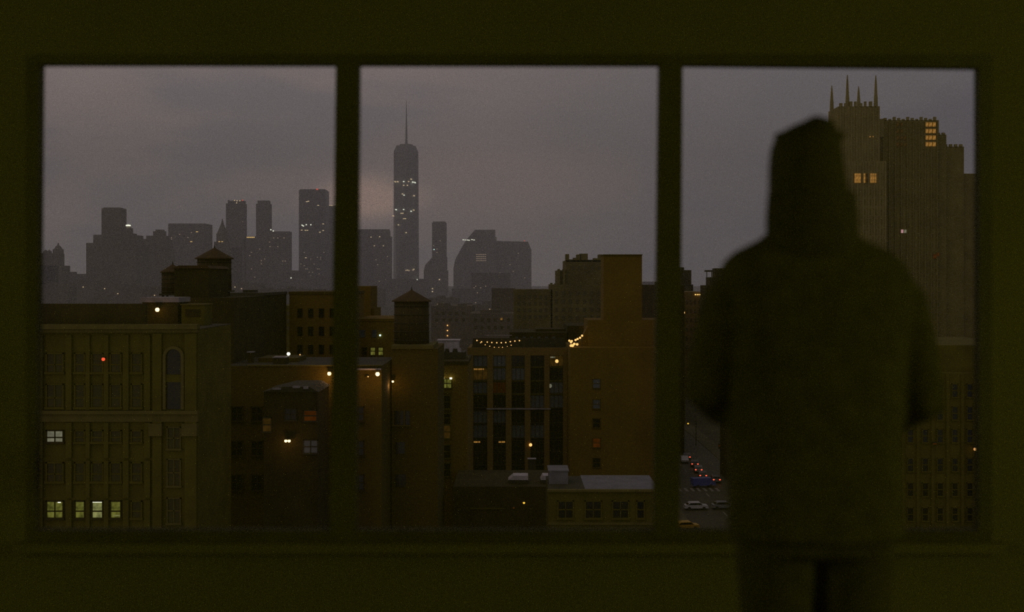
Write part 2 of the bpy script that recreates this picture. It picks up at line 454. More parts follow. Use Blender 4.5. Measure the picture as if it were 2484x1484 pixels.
def framed(root, Y, rect, m, fm, fw=.14, bars=(0.5,), rails=(0.5,), proud=.16):
    """a window: frame with muntins as a part, its pane as sub-part"""
    a, b, c, d = rect
    x0, x1, z0, z1 = PX(a, Y), PX(b, Y), PZ(d, Y), PZ(c, Y)
    mb = MB()
    mb.box(x0, x0+fw, Y-proud, Y+.1, z0, z1).box(x1-fw, x1, Y-proud, Y+.1, z0, z1)
    mb.box(x0, x1, Y-proud, Y+.1, z1-fw, z1).box(x0-fw*.6, x1+fw*.6, Y-proud-.1, Y+.1, z0-fw*.6, z0+fw)
    for t in bars: xm = x0+(x1-x0)*t; mb.box(xm-.05, xm+.05, Y-proud+.03, Y+.05, z0, z1)
    for t in rails: zm = z0+(z1-z0)*t; mb.box(x0, x1, Y-proud+.03, Y+.05, zm-.06, zm+.06)
    w = mb.build('window', fm, root)
    bx('pane', m, w, x0+fw*.5, x1-fw*.5, Y-.05, Y+.02, z0+fw*.5, z1-fw*.5)
    return w

def far_lights(root, Y, pts, m, w=3.0, h=2.0):
    for (x, y) in pts:
        bx('lit_window', m, root, PX(x-w/2, Y), PX(x+w/2, Y), Y-.6, Y+.3, PZ(y+h/2, Y), PZ(y-h/2, Y))

def sprinkle(root, Y, x0, x1, y0, y1, n, m='e_far_dim', w=2.4, h=1.6):
    pts = []
    for _ in range(n):
        pts.append((x0 + round(random.random()*(x1-x0)/4)*4, y0 + round(random.random()*(y1-y0)/4)*4))
    far_lights(root, Y, sorted(set(pts)), M[m], w, h)

# ---- far skyline
Y = 1750
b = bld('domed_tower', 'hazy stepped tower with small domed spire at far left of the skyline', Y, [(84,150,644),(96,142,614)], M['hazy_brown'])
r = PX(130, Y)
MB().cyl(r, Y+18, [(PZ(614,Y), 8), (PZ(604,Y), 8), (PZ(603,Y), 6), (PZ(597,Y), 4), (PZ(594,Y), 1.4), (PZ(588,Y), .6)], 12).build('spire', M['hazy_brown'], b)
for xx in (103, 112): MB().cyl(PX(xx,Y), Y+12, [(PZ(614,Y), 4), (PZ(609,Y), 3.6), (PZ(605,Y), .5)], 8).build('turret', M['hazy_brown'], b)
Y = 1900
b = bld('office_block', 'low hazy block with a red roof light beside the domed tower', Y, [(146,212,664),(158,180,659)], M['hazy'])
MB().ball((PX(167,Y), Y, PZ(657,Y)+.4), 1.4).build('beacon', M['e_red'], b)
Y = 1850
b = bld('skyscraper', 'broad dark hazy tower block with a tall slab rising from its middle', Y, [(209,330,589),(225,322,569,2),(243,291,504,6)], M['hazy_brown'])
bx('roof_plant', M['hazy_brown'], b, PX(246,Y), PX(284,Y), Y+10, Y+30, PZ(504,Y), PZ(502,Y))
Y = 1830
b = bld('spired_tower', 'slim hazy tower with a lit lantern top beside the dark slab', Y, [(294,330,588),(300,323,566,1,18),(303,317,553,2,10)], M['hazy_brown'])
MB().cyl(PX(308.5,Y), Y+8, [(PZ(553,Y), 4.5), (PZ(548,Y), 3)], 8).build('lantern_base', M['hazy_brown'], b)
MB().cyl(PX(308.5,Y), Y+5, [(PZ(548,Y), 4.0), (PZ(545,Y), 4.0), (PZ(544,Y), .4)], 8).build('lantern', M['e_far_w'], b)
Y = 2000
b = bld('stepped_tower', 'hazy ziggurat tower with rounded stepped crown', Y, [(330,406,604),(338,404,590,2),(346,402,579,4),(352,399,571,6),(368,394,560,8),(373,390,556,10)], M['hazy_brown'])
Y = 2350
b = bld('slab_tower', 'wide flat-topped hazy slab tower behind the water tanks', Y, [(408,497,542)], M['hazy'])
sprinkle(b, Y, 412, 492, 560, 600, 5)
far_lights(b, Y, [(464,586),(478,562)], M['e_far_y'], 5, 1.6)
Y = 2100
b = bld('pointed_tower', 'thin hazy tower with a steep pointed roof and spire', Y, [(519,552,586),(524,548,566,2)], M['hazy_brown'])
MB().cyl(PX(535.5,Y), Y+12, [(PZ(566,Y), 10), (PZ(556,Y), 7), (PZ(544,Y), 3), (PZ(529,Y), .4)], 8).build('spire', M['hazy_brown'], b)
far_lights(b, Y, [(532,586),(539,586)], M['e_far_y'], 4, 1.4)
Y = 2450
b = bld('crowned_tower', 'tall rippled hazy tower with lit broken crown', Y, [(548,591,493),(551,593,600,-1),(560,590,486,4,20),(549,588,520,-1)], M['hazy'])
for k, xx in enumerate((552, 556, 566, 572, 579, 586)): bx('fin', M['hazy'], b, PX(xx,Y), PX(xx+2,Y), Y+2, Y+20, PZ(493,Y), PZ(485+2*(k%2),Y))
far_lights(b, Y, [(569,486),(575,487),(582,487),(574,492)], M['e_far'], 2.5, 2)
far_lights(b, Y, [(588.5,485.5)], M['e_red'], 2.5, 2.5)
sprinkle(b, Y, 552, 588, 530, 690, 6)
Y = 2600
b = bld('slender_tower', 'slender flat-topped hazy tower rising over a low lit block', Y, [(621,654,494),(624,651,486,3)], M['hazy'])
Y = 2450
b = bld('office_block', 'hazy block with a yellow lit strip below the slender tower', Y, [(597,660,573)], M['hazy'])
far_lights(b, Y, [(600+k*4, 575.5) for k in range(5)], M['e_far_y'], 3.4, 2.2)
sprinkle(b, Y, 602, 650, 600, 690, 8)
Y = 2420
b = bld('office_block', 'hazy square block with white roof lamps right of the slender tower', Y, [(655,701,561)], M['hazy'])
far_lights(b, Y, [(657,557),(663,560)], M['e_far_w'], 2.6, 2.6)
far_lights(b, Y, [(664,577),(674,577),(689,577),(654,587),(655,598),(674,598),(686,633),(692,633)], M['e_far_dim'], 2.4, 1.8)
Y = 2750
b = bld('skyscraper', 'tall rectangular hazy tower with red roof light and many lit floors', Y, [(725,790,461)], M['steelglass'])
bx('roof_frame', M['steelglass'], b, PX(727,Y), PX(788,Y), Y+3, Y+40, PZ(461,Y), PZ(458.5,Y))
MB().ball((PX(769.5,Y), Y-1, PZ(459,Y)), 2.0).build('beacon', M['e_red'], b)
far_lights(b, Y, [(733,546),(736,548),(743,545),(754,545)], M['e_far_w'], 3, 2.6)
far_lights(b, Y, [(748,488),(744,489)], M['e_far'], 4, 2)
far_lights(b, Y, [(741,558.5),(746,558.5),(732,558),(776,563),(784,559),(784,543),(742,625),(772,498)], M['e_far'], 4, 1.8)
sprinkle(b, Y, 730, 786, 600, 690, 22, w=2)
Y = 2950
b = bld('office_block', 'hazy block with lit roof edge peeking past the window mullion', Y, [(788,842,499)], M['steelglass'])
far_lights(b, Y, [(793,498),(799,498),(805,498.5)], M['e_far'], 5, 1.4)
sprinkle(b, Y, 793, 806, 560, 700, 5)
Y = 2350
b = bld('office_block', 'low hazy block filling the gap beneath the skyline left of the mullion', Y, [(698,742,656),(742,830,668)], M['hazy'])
far_lights(b, Y, [(706,674)], M['e_far_w'], 2.4, 2.4)

# centre pane skyline
Y = 3050
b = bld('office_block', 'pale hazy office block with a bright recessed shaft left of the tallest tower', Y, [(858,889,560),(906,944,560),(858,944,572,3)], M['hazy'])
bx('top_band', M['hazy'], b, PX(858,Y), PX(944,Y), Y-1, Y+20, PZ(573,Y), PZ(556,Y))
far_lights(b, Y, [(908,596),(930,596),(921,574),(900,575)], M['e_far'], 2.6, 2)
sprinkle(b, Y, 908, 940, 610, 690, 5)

# the tallest tower: square base twisting to a square top turned by 45 degrees, ring and spire
Y = 3450
tx = PX(982.5, Y); ty = Y + 34
root = thing('skyscraper', (tx, Y, 0), 'tallest glass skyscraper with chamfered corners and a long spire', 'building')
h = 31.5; a0 = math.radians(14)
def sq(hh, ang, z): return [(tx + hh*math.cos(ang+math.pi/4+k*math.pi/2)*math.sqrt(2), ty + hh*math.sin(ang+math.pi/4+k*math.pi/2)*math.sqrt(2), z) for k in range(4)]
z0, z1 = 20.0, PZ(364, Y)
B = sq(34.0, a0, z0); T = sq(26.4, a0+math.pi/4, z1)
mb = MB(); vs = B + T
fs = []
for k in range(4):
    fs.append((k, (k+1) % 4, 4+k)); fs.append(((k+1) % 4, 4+(k+1) % 4, 4+k))
mb.add(vs, fs + [(7,6,5,4), (3,2,1,0)])
mb.build('shaft', M['steelglass'], root)
MB().rings([sq(34.0, a0, 0), sq(34.0, a0, z0)]).build('base', M['steelglass'], root)
MB().rings([sq(26.0, a0+math.pi/4, z1), sq(20.5, a0+math.pi/4, PZ(350, Y))]).build('parapet', M['steelglass'], root)
MB().cyl(tx, ty, [(PZ(350,Y), 20), (PZ(347.5,Y), 20)], 24).build('mast_ring', M['steelglass'], root)
MB().cyl(tx+1, ty, [(PZ(350,Y), 4.4), (PZ(335,Y), 3.2), (PZ(300,Y), 2.4), (PZ(270,Y), 1.5), (PZ(238,Y), .5)], 8).build('spire', M['steelglass'], root)
lights = [(958,440),(964,440),(979,440,1),(991,440),(1001,441,1),(1006,442,1),(997,434),(976,470),(980,473,1),(1004,474),(979,449),(988,449),(960,508,1),(979,508,1),(997,512,1),(1003,509),(973,517),(977,517),(953,523),(979,530),(983,530),(988,655),(1003,653),(1012,678,1),(985,564),(966,545)]
Yf = Y - 8
for l in lights:
    bx('lit_window', M['e_far_w'] if len(l) > 2 else M['e_far'], root, PX(l[0]-1.6, Yf), PX(l[0]+1.6, Yf), Yf, Yf+20, PZ(l[1]+1.1, Yf), PZ(l[1]-1.1, Yf))

Y = 2500
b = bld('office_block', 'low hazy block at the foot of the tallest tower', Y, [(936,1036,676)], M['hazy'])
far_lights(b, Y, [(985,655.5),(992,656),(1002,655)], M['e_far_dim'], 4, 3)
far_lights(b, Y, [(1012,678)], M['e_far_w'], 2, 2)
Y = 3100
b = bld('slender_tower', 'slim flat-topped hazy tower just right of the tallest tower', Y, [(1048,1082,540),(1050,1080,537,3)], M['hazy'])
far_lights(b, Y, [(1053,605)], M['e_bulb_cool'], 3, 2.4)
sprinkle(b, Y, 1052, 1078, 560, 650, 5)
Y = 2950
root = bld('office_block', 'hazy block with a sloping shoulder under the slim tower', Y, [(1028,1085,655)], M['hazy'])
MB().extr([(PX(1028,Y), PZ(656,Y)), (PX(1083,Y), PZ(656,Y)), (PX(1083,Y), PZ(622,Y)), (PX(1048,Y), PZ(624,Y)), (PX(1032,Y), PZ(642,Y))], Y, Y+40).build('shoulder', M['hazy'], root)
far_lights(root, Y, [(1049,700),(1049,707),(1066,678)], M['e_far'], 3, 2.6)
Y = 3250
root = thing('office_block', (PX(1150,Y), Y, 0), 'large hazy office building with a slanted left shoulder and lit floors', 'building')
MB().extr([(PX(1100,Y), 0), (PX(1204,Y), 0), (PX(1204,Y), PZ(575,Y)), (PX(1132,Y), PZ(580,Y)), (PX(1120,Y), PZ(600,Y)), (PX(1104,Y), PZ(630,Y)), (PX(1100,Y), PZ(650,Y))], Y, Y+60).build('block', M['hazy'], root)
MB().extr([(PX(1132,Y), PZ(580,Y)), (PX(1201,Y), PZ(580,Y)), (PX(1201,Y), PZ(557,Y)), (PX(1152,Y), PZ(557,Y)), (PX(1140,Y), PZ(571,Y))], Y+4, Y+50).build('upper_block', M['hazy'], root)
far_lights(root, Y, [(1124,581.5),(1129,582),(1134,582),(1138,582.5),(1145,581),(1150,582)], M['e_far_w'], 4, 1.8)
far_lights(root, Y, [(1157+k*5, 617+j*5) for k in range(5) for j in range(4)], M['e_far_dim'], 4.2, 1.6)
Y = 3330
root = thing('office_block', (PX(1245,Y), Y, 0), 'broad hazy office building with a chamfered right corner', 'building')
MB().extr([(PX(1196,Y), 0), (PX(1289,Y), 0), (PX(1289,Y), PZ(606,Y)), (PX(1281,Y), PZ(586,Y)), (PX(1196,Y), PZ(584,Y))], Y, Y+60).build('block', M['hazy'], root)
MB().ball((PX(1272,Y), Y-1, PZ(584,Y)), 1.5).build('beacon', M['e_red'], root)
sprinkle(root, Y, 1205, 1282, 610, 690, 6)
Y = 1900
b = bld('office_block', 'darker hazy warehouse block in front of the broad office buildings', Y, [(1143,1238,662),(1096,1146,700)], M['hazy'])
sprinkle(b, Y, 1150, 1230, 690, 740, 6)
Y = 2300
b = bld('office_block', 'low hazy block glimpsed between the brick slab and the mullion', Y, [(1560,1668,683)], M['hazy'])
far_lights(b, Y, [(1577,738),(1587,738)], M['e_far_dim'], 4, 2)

# ---- low hazy roofs between the skyline and the near rooftops
GR = 'low hazy roofs below the skyline'
rnd = random.Random(3)
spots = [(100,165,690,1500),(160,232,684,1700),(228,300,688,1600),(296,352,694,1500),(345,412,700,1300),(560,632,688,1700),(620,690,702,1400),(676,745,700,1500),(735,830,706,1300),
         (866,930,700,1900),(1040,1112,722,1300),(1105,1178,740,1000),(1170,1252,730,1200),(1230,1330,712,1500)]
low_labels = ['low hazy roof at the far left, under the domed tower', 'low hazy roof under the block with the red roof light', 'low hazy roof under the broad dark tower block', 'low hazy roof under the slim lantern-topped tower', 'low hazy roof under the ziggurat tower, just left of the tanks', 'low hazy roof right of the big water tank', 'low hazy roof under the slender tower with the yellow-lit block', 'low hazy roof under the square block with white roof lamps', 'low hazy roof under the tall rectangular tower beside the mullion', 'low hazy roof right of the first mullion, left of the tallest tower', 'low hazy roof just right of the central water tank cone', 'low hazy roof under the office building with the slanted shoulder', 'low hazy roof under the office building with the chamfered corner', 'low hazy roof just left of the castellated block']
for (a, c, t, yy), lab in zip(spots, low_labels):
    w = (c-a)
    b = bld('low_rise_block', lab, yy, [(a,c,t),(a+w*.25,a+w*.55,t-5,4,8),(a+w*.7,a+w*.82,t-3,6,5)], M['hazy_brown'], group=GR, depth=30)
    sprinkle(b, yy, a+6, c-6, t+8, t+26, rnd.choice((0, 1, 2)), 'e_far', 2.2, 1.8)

# ---- middle ground, left pane
def tank(label, xc, Yc, px_r, y_apex, y_eave, zb, finial=True, leg_to=None):
    r = px_r / F * Yc
    x = PX(xc, Yc); root = thing('water_tank', (x, Yc, zb), label, 'water tank')
    ze, za = PZ(y_eave, Yc), PZ(y_apex, Yc)
    z_leg = zb
    if leg_to is not None:
        zb = PZ(leg_to, Yc)
        for sx in (-1, 1):
            for sy in (-1, 1):
                bx('leg', M['black'], root, x+sx*r*.68-.12, x+sx*r*.68+.12, Yc+sy*r*.68-.12, Yc+sy*r*.68+.12, z_leg, zb)
        bx('platform', M['black'], root, x-r*.95, x+r*.95, Yc-r*.95, Yc+r*.95, zb-.22, zb)
    MB().cyl(x, Yc, [(zb, r*.97), (ze, r*.95)], 24).build('barrel', M['wood'], root, True)
    for k in range(5):
        zz = zb + (ze-zb)*(0.08 + .2*k)
        MB().cyl(x, Yc, [(zz, r*1.0), (zz+.07, r*1.0)], 24).build('hoop', M['black'], root, True)
    MB().cyl(x, Yc, [(ze-.08, r*1.09), (ze+.06, r*1.09), (za-(za-ze)*.12, r*.12), (za, .03 if finial else .1)], 24).build('conical_roof', M['tankroof'], root)
    if finial:
        MB().cyl(x, Yc, [(za-.5, .22), (za+.35, .03)], 8).build('finial', M['black'], root)
    return root

# big olive building close by on the left
Y = 110.0
L1 = thing('loft_building', (PX(285,Y), Y, 0), 'olive masonry loft building with arched windows and lit rooms', 'building')
zt = PZ(800, Y)
bx('block', M['cream'], L1, PX(-150,Y), PX(480,Y), Y, Y+13, 0, zt)
# cornices and bands
MB().box(PX(-150,Y), PX(484,Y), Y-.9, Y+.2, PZ(797,Y), PZ(786,Y)).box(PX(-150,Y), PX(481,Y), Y-.5, Y+.2, PZ(806,Y), PZ(797,Y)).build('cornice', M['cream_trim'], L1)
MB().box(PX(-150,Y), PX(482,Y), Y-.55, Y+.2, PZ(1003,Y), PZ(995,Y)).box(PX(-150,Y), PX(481,Y), Y-.3, Y+.2, PZ(1022,Y), PZ(1003,Y)).build('band_course', M['cream_trim'], L1)
bx('parapet', M['dark'], L1, PX(-150,Y), PX(345,Y), Y+1, Y+1.5, zt, PZ(737,Y))
bx('roof', M['roof'], L1, PX(-150,Y), PX(480,Y), Y+.3, Y+13, zt, zt+.1)
cols = [(45,75),(112,156),(181,208),(222,252),(267,296),(318,346)]
rows = [(855,905),(930,990),(1042,1074),(1120,1170),(1213,1258)]
for ci, (a, c) in enumerate(cols):
    for ri, (t, d) in enumerate(rows):
        m = M['pane_loft']; bars = (.5,) if (c-a) > 35 else ()
        if ri == 4 and ci == 1: m = M['e_green']
        if ri == 4 and ci == 2: m = M['e_green']
        if ri == 4 and ci == 3: m = M['e_green_b']
        if ri == 4 and ci == 4: m = M['e_green']
        if ri == 2 and ci == 1: m = M['e_grey']
        w = framed(L1, Y, (a, c, t, d), m, M['dark'] if m is not M['pane_loft'] else M['cream'], fw=.13, bars=bars, rails=(.42,))
        if ri == 4 and ci == 3:
            o = bx('light_tube', M['e_tube'], w, PX(a+2,Y), PX(c-2,Y), Y-.10, Y-.05, PZ(t+5,Y), PZ(t+1.5,Y)); o['label'] = 'glowing fluorescent tube'
        if ri == 4 and ci == 1:
            o = bx('light_tube', M['e_tube'], w, PX(141,Y), PX(148,Y), Y-.10, Y-.05, PZ(t+6,Y), PZ(t+3.5,Y))
        if ri == 4 and ci == 4:
            bx('shelf_light', M['e_green_b'], w, PX(276,Y), PX(295,Y), Y-.10, Y-.05, PZ(1251,Y), PZ(1248,Y))
        if m in (M['e_green'], M['e_green_b'], M['e_grey']): w['label'] = 'lit window glowing pale green'
# piers between the columns
for a, c in ((88,106),(162,176),(210,220),(254,265),(300,314),(352,366)):
    for (t, d) in ((812,994),(1024,1110),(1116,1206),(1212,1330)):
        bx('pier', M['cream'], L1, PX(a,Y), PX(c,Y), Y-.28, Y+.1, PZ(d,Y), PZ(t,Y))
# tall arched bay at the right end
def arch_frame(root, x0, x1, yt, yb, w, m):
    xm, r = (x0+x1)/2, (x1-x0)/2
    outer = [(xm + (r+w)*math.cos(t), yt + r - (r+w)*math.sin(t)) for t in [math.pi*k/12 for k in range(13)]]
    inner = [(xm + r*math.cos(t), yt + r - r*math.sin(t)) for t in [math.pi*k/12 for k in range(13)]]
    mb = MB()
    pts_o = [(x1+w, yb)] + outer + [(x0-w, yb)]
    pts_i = [(x1, yb)] + inner + [(x0, yb)]
    vs = []; n = len(pts_o)
    for dy in (-.35, .1):
        vs += [(PX(x,Y), Y+dy, PZ(y,Y)) for x, y in pts_o] + [(PX(x,Y), Y+dy, PZ(y,Y)) for x, y in pts_i]
    fs = []
    for i in range(n-1):
        fs += [(i, i+1, n+i+1, n+i), (2*n+i, 3*n+i, 3*n+i+1, 2*n+i+1), (i, 2*n+i, 2*n+i+1, i+1), (n+i, n+i+1, 3*n+i+1, 3*n+i)]
    fs += [(0, n, 3*n, 2*n), (n-1, 3*n-1, 4*n-1, 2*n-1)]
    mb.add(vs, fs)
    return mb.build('arch_surround', m, root), pts_i
ar, pin = arch_frame(L1, 404, 441, 846, 992, 7, M['cream_trim'])
MB().extr([(PX(x,Y), PZ(y,Y)) for x, y in reversed(pin)], Y-.06, Y+.02).build('pane', M['pane'], ar)
bx('spandrel', M['cream'], ar, PX(404,Y), PX(441,Y), Y-.2, Y-.02, PZ(926,Y), PZ(908,Y))
for (t, d) in ((1034,1090),(1112,1180),(1206,1270)):
    framed(L1, Y, (405,440,t,d), M['pane_loft'], M['cream_trim'], fw=.12)
bx('pilaster', M['cream'], L1, PX(450,Y), PX(478,Y), Y-.3, Y+.1, PZ(1330,Y), PZ(808,Y))
bx('pilaster', M['cream'], L1, PX(372,Y), PX(394,Y), Y-.3, Y+.1, PZ(1330,Y), PZ(808,Y))
for a, c in ((364,396),(443,480)):
    bx('pilaster_capital', M['cream_trim'], L1, PX(a,Y), PX(c,Y), Y-.5, Y+.1, PZ(1056,Y), PZ(1026,Y))
# things on its roof
Yr = 118.0
rb = bld('stair_bulkhead', 'dark rooftop bulkhead with pale coping on the olive loft building', Yr, [(345,431,733)], M['dark'], 'bulkhead', base=zt+.12, depth=4, cap=M['palemetal'])
rb2 = bld('ventilation_box', 'pale boxy ventilation housing beside the dark rooftop bulkhead', Yr, [(440,496,740)], M['cream'], 'vent', base=zt+.12, depth=3)
bx('lid', M['cream_trim'], rb2, PX(438,Yr), PX(498,Yr), Yr-.15, Yr+3.15, PZ(740,Yr), PZ(737,Yr))
bx('louvre', M['dark'], rb2, PX(450,Yr), PX(486,Yr), Yr-.06, Yr+.02, PZ(768,Yr), PZ(750,Yr))

# building carrying the tanks behind it
Yt = 150.0
b = bld('tank_building', 'dark block behind the loft building carrying two wooden water tanks', Yt-6, [(380,566,722)], M['dark'], depth=18)
b['label'] = 'dark block carrying two wooden water tanks behind the olive loft building'
bx('penthouse', M['dark'], b, PX(450,Yt), PX(531,Yt), Yt-5, Yt+5, PZ(722,Yt-6), PZ(652,Yt))
MB().extr([(PX(446,Yt), PZ(652,Yt)), (PX(535,Yt), PZ(652,Yt)), (PX(528,Yt), PZ(645,Yt)), (PX(462,Yt), PZ(645,Yt))], Yt-5.3, Yt+5).build('penthouse_roof', M['tankroof'], b)
zroof = 722
tank('big wooden water tank with wide conical roof, behind the olive loft building', 520, Yt+9, 42, 600, 627, PZ(722,Yt-6)+.01, leg_to=704)
tank('small wooden water tank with conical roof left of the big tank', 419, Yt+2.5, 27, 640, 660, PZ(722,Yt-6)+.01, leg_to=712)
Y = 190.0
b = bld('tenement', 'dark flat-roofed block right of the water tanks', Y, [(540,637,717),(578,600,711,4,3)], M['dark'], depth=20, cap=M['black'])
panes(b, Y, [(575+k*20, 585+k*20, t, t+18) for k in range(3) for t in (740, 775, 810)], M['pane'])
Y = 420.0
b = bld('tenement', 'hazy olive block in the gap between dark roofs left of the mullion', Y, [(630,712,742),(650,676,733,5,6)], M['cream'], depth=30)
panes(b, Y, [(640+k*14, 647+k*14, t, t+8) for k in range(5) for t in (756, 774, 792)], M['pane_dim'])
far_lights(b, Y, [(661.5,718.5)], M['e_far_y'], 3, 2)
b.children[-1].name = 'roof_lamp'
Y = 210.0
b = bld('brick_block', 'dark red flat-roofed brick block left of the mullion', Y, [(702,842,714)], M['red'], depth=24, cap=M['brown'])
panes(b, Y, [(722+k*26, 734+k*26, t, t+22) for k in range(4) for t in (748, 792, 836)], M['pane'])
Y = 246.0
b = bld('brick_chimney_block', 'dark red brick stack stepping down just right of the mullion', Y, [(845,899,694),(845,907,748,1)], M['red'], depth=12)
Y = 222.0
b = bld('brick_block', 'low red brick block with two pale green lit windows', Y, [(868,956,779)], M['red'], depth=20, cap=M['red'])
for k, a in enumerate((878, 898, 917)):
    framed(b, Y, (a, a+13, 842, 862), M['pane'] if k == 0 else M['e_green'], M['brown'], fw=.1, bars=())
panes(b, Y, [(872,886,800,818),(902,914,800,818)], M['pane_sky'])
bx('lamp', M['e_bulb_cool'], b, PX(920.5,Y), PX(924.5,Y), Y-.4, Y-.1, PZ(815,Y), PZ(811,Y))

# long row building in front, with orange lamps
Y = 140.0
b = bld('row_building', 'long dark brick row building with a pale roof edge and orange lamps', Y, [(547,926,888),(600,700,876,6,6)], M['brown'], depth=16)
bx('roof', M['roof'], b, PX(547,Y), PX(926,Y), Y+.4, Y+16, PZ(888,Y), PZ(887,Y))
bx('coping', M['cream_trim'], b, PX(600,Y), PX(926,Y), Y-.2, Y+.4, PZ(888,Y), PZ(885,Y))
bx('coping', M['palemetal'], b, PX(866,Y), PX(926,Y), Y-.9, Y-.2, PZ(896,Y), PZ(892.5,Y))
for k in range(7):
    for (t, d) in ((985,1022),(1068,1106),(1150,1190)):
        a = 560 + k*49
        m = M['pane']
        framed(b, Y, (a, a+30, t, d), m, M['dark'], fw=.12, bars=(.5,))
def small(name, label, cat, Yc, x0, x1, y0, y1, d, m, cap=None):
    root = thing(name, (PX((x0+x1)/2,Yc), Yc, PZ(y1,Yc)), label, cat)
    bx('body', m, root, PX(x0,Yc), PX(x1,Yc), Yc, Yc+d, PZ(y1,Yc), PZ(y0,Yc))
    if cap: bx('lid', cap, root, PX(x0,Yc)-.12, PX(x1,Yc)+.12, Yc-.12, Yc+d+.12, PZ(y0,Yc), PZ(y0,Yc)+.12)
    return root
small('roof_hatch', 'small dark roof hatch with a pale edge on the row building', 'hatch', 143, 663, 693, 868, 884, 2, M['dark'], M['palemetal'])
small('roof_vent', 'little pale vent on the dark roof left of the roof hatch', 'vent', 145, 601, 612, 855, 882, 1, M['dark'], M['palemetal'])

# low shed roof in the yard with pale patches
Y = 128.0
b = bld('yard_shed', 'low dark yard building with a slanted pale-edged roof below the orange lamps', Y, [(640,770,950)], M['dark'], depth=8)
MB().extr([(PX(636,Y), PZ(950,Y)), (PX(774,Y), PZ(950,Y)), (PX(752,Y), PZ(937,Y)), (PX(690,Y), PZ(937,Y))], Y-.4, Y+8).build('roof', M['roof'], b)
for a, c, t, d in ((664,684,940,944),(712,730,935,940),(738,750,936,942)):
    bx('roof_patch', M['palemetal'], b, PX(a,Y), PX(c,Y), Y-.6, Y-.38, PZ(d,Y), PZ(t,Y))
framed(b, Y, (636,660,1012,1048), M['e_warm_dim'], M['black'], fw=.1, bars=())
framed(b, Y, (690,720,990,1020), M['pane'], M['black'], fw=.1)
framed(b, Y, (735,772,1066,1100), M['pane_sky'], M['black'], fw=.1)
framed(b, Y, (736,770,994,1022), M['e_orange_dim'], M['black'], fw=.1, bars=())

# central tank and its building
Y = 150.0
b = bld('brick_block', 'brown brick block under the central water tank', Y, [(950,1062,846)], M['brown'], depth=14)
bx('coping', M['cream_trim'], b, PX(950,Y), PX(1052,Y), Y-.3, Y+9, PZ(846,Y), PZ(837,Y))
panes(b, Y, [(957,968,996,1030),(971,979,996,1030),(984,994,996,1030),(960,982,1072,1100),(960,984,1150,1180)], M['pane'])
MB().box(PX(953,Y), PX(955,Y), Y-.2, Y, PZ(1032,Y), PZ(994,Y)).box(PX(980,Y), PX(982,Y), Y-.2, Y, PZ(1032,Y), PZ(994,Y)).box(PX(952,Y), PX(996,Y), Y-.3, Y, PZ(1033,Y), PZ(1031,Y)).build('window_trim', M['cream_trim'], b)
tank('large dark wooden water tank with conical roof and finial in the middle pane', 998.5, Y+4.3, 44, 702, 730, PZ(837,Y)+.01)

# building right of the tank with kitchen lights
Y = 175.0
b = bld('brick_block', 'brown brick block with a brightly lit green window right of the central tank', Y, [(1046,1134,884)], M['red'], depth=16, cap=M['dark'])
framed(b, Y, (1072,1096,918,942), M['e_green'], M['dark'], fw=.1, bars=(.5,))
for xx in (1075, 1094):
    bx('flood_lamp', M['e_bulb_white'], b, PX(xx-2.6,Y), PX(xx+2.6,Y), Y-.5, Y-.2, PZ(919,Y), PZ(915,Y))
for t, m in ((958,'pane'),(996,'pane'),(1030,'e_warm_dim'),(1078,'pane'),(1122,'pane')):
    framed(b, Y, (1054,1094,t,t+34), M[m], M['cream'], fw=.12)
for t in (950, 1000): bx('band', M['cream'], b, PX(1054,Y), PX(1096,Y), Y-.3, Y, PZ(t+3,Y), PZ(t,Y))
Yq = 180.0
AZ = PZ(884,175) + .53
ac = thing('air_conditioner', (PX(1087,Yq), Yq, AZ), 'pale boxy rooftop air handler right of the central water tank', 'air handler')
bx('cabinet', M['white_metal'], ac, PX(1061,Yq), PX(1112,Yq), Yq+1, Yq+4, PZ(852,Yq), PZ(827,Yq))
bx('top_rim', M['white_metal'], ac, PX(1059,Yq), PX(1115,Yq), Yq+.8, Yq+4.2, PZ(827,Yq), PZ(825,Yq))
for k in range(6):
    MB().cyl(PX(1064+k*10,Yq), Yq+.3, [(PZ(856,Yq), .28), (PZ(846-2*(k%2),Yq), .28)], 10).build('fan_housing', M['white_metal'] if k % 2 else M['black'], ac)
bx('plinth', M['black'], ac, PX(1052,Yq), PX(1128,Yq), Yq, Yq+4.5, AZ, PZ(854,Yq))
small('roof_hatch', 'flat pale roof hatch below the air handler', 'hatch', 177, 1096, 1130, 876, 884, 2, M['dark'], M['palemetal'])

# hazy rooftops behind
Y = 620.0
b = bld('tenement', 'hazy mid-town block with three small lamps behind the air handler', Y, [(1046,1146,742),(1060,1090,736,6,6),(1108,1130,738,8,5)], M['hazy_brown'], depth=40)
far_lights(b, Y, [(1085.5,789),(1085.5,801.5),(1085.5,814)], M['e_bulb_small'], 2.6, 2.6)
panes(b, Y, [(1056+k*16, 1063+k*16, t, t+7) for k in range(5) for t in (756, 772)], M['pane_dim'])
Y = 560.0
b = bld('tenement', 'hazy stepped block behind the roof deck of the tan building', Y, [(1140,1262,760),(1164,1216,752,5,8),(1190,1250,700,30,20)], M['hazy_brown'], depth=40)
panes(b, Y, [(1150+k*16, 1157+k*16, t, t+8) for k in range(7) for t in (772, 790)], M['pane_dim'])
panes(b, Y, [(1214,1219,771,776)], M['e_warm'], 'lit_window')

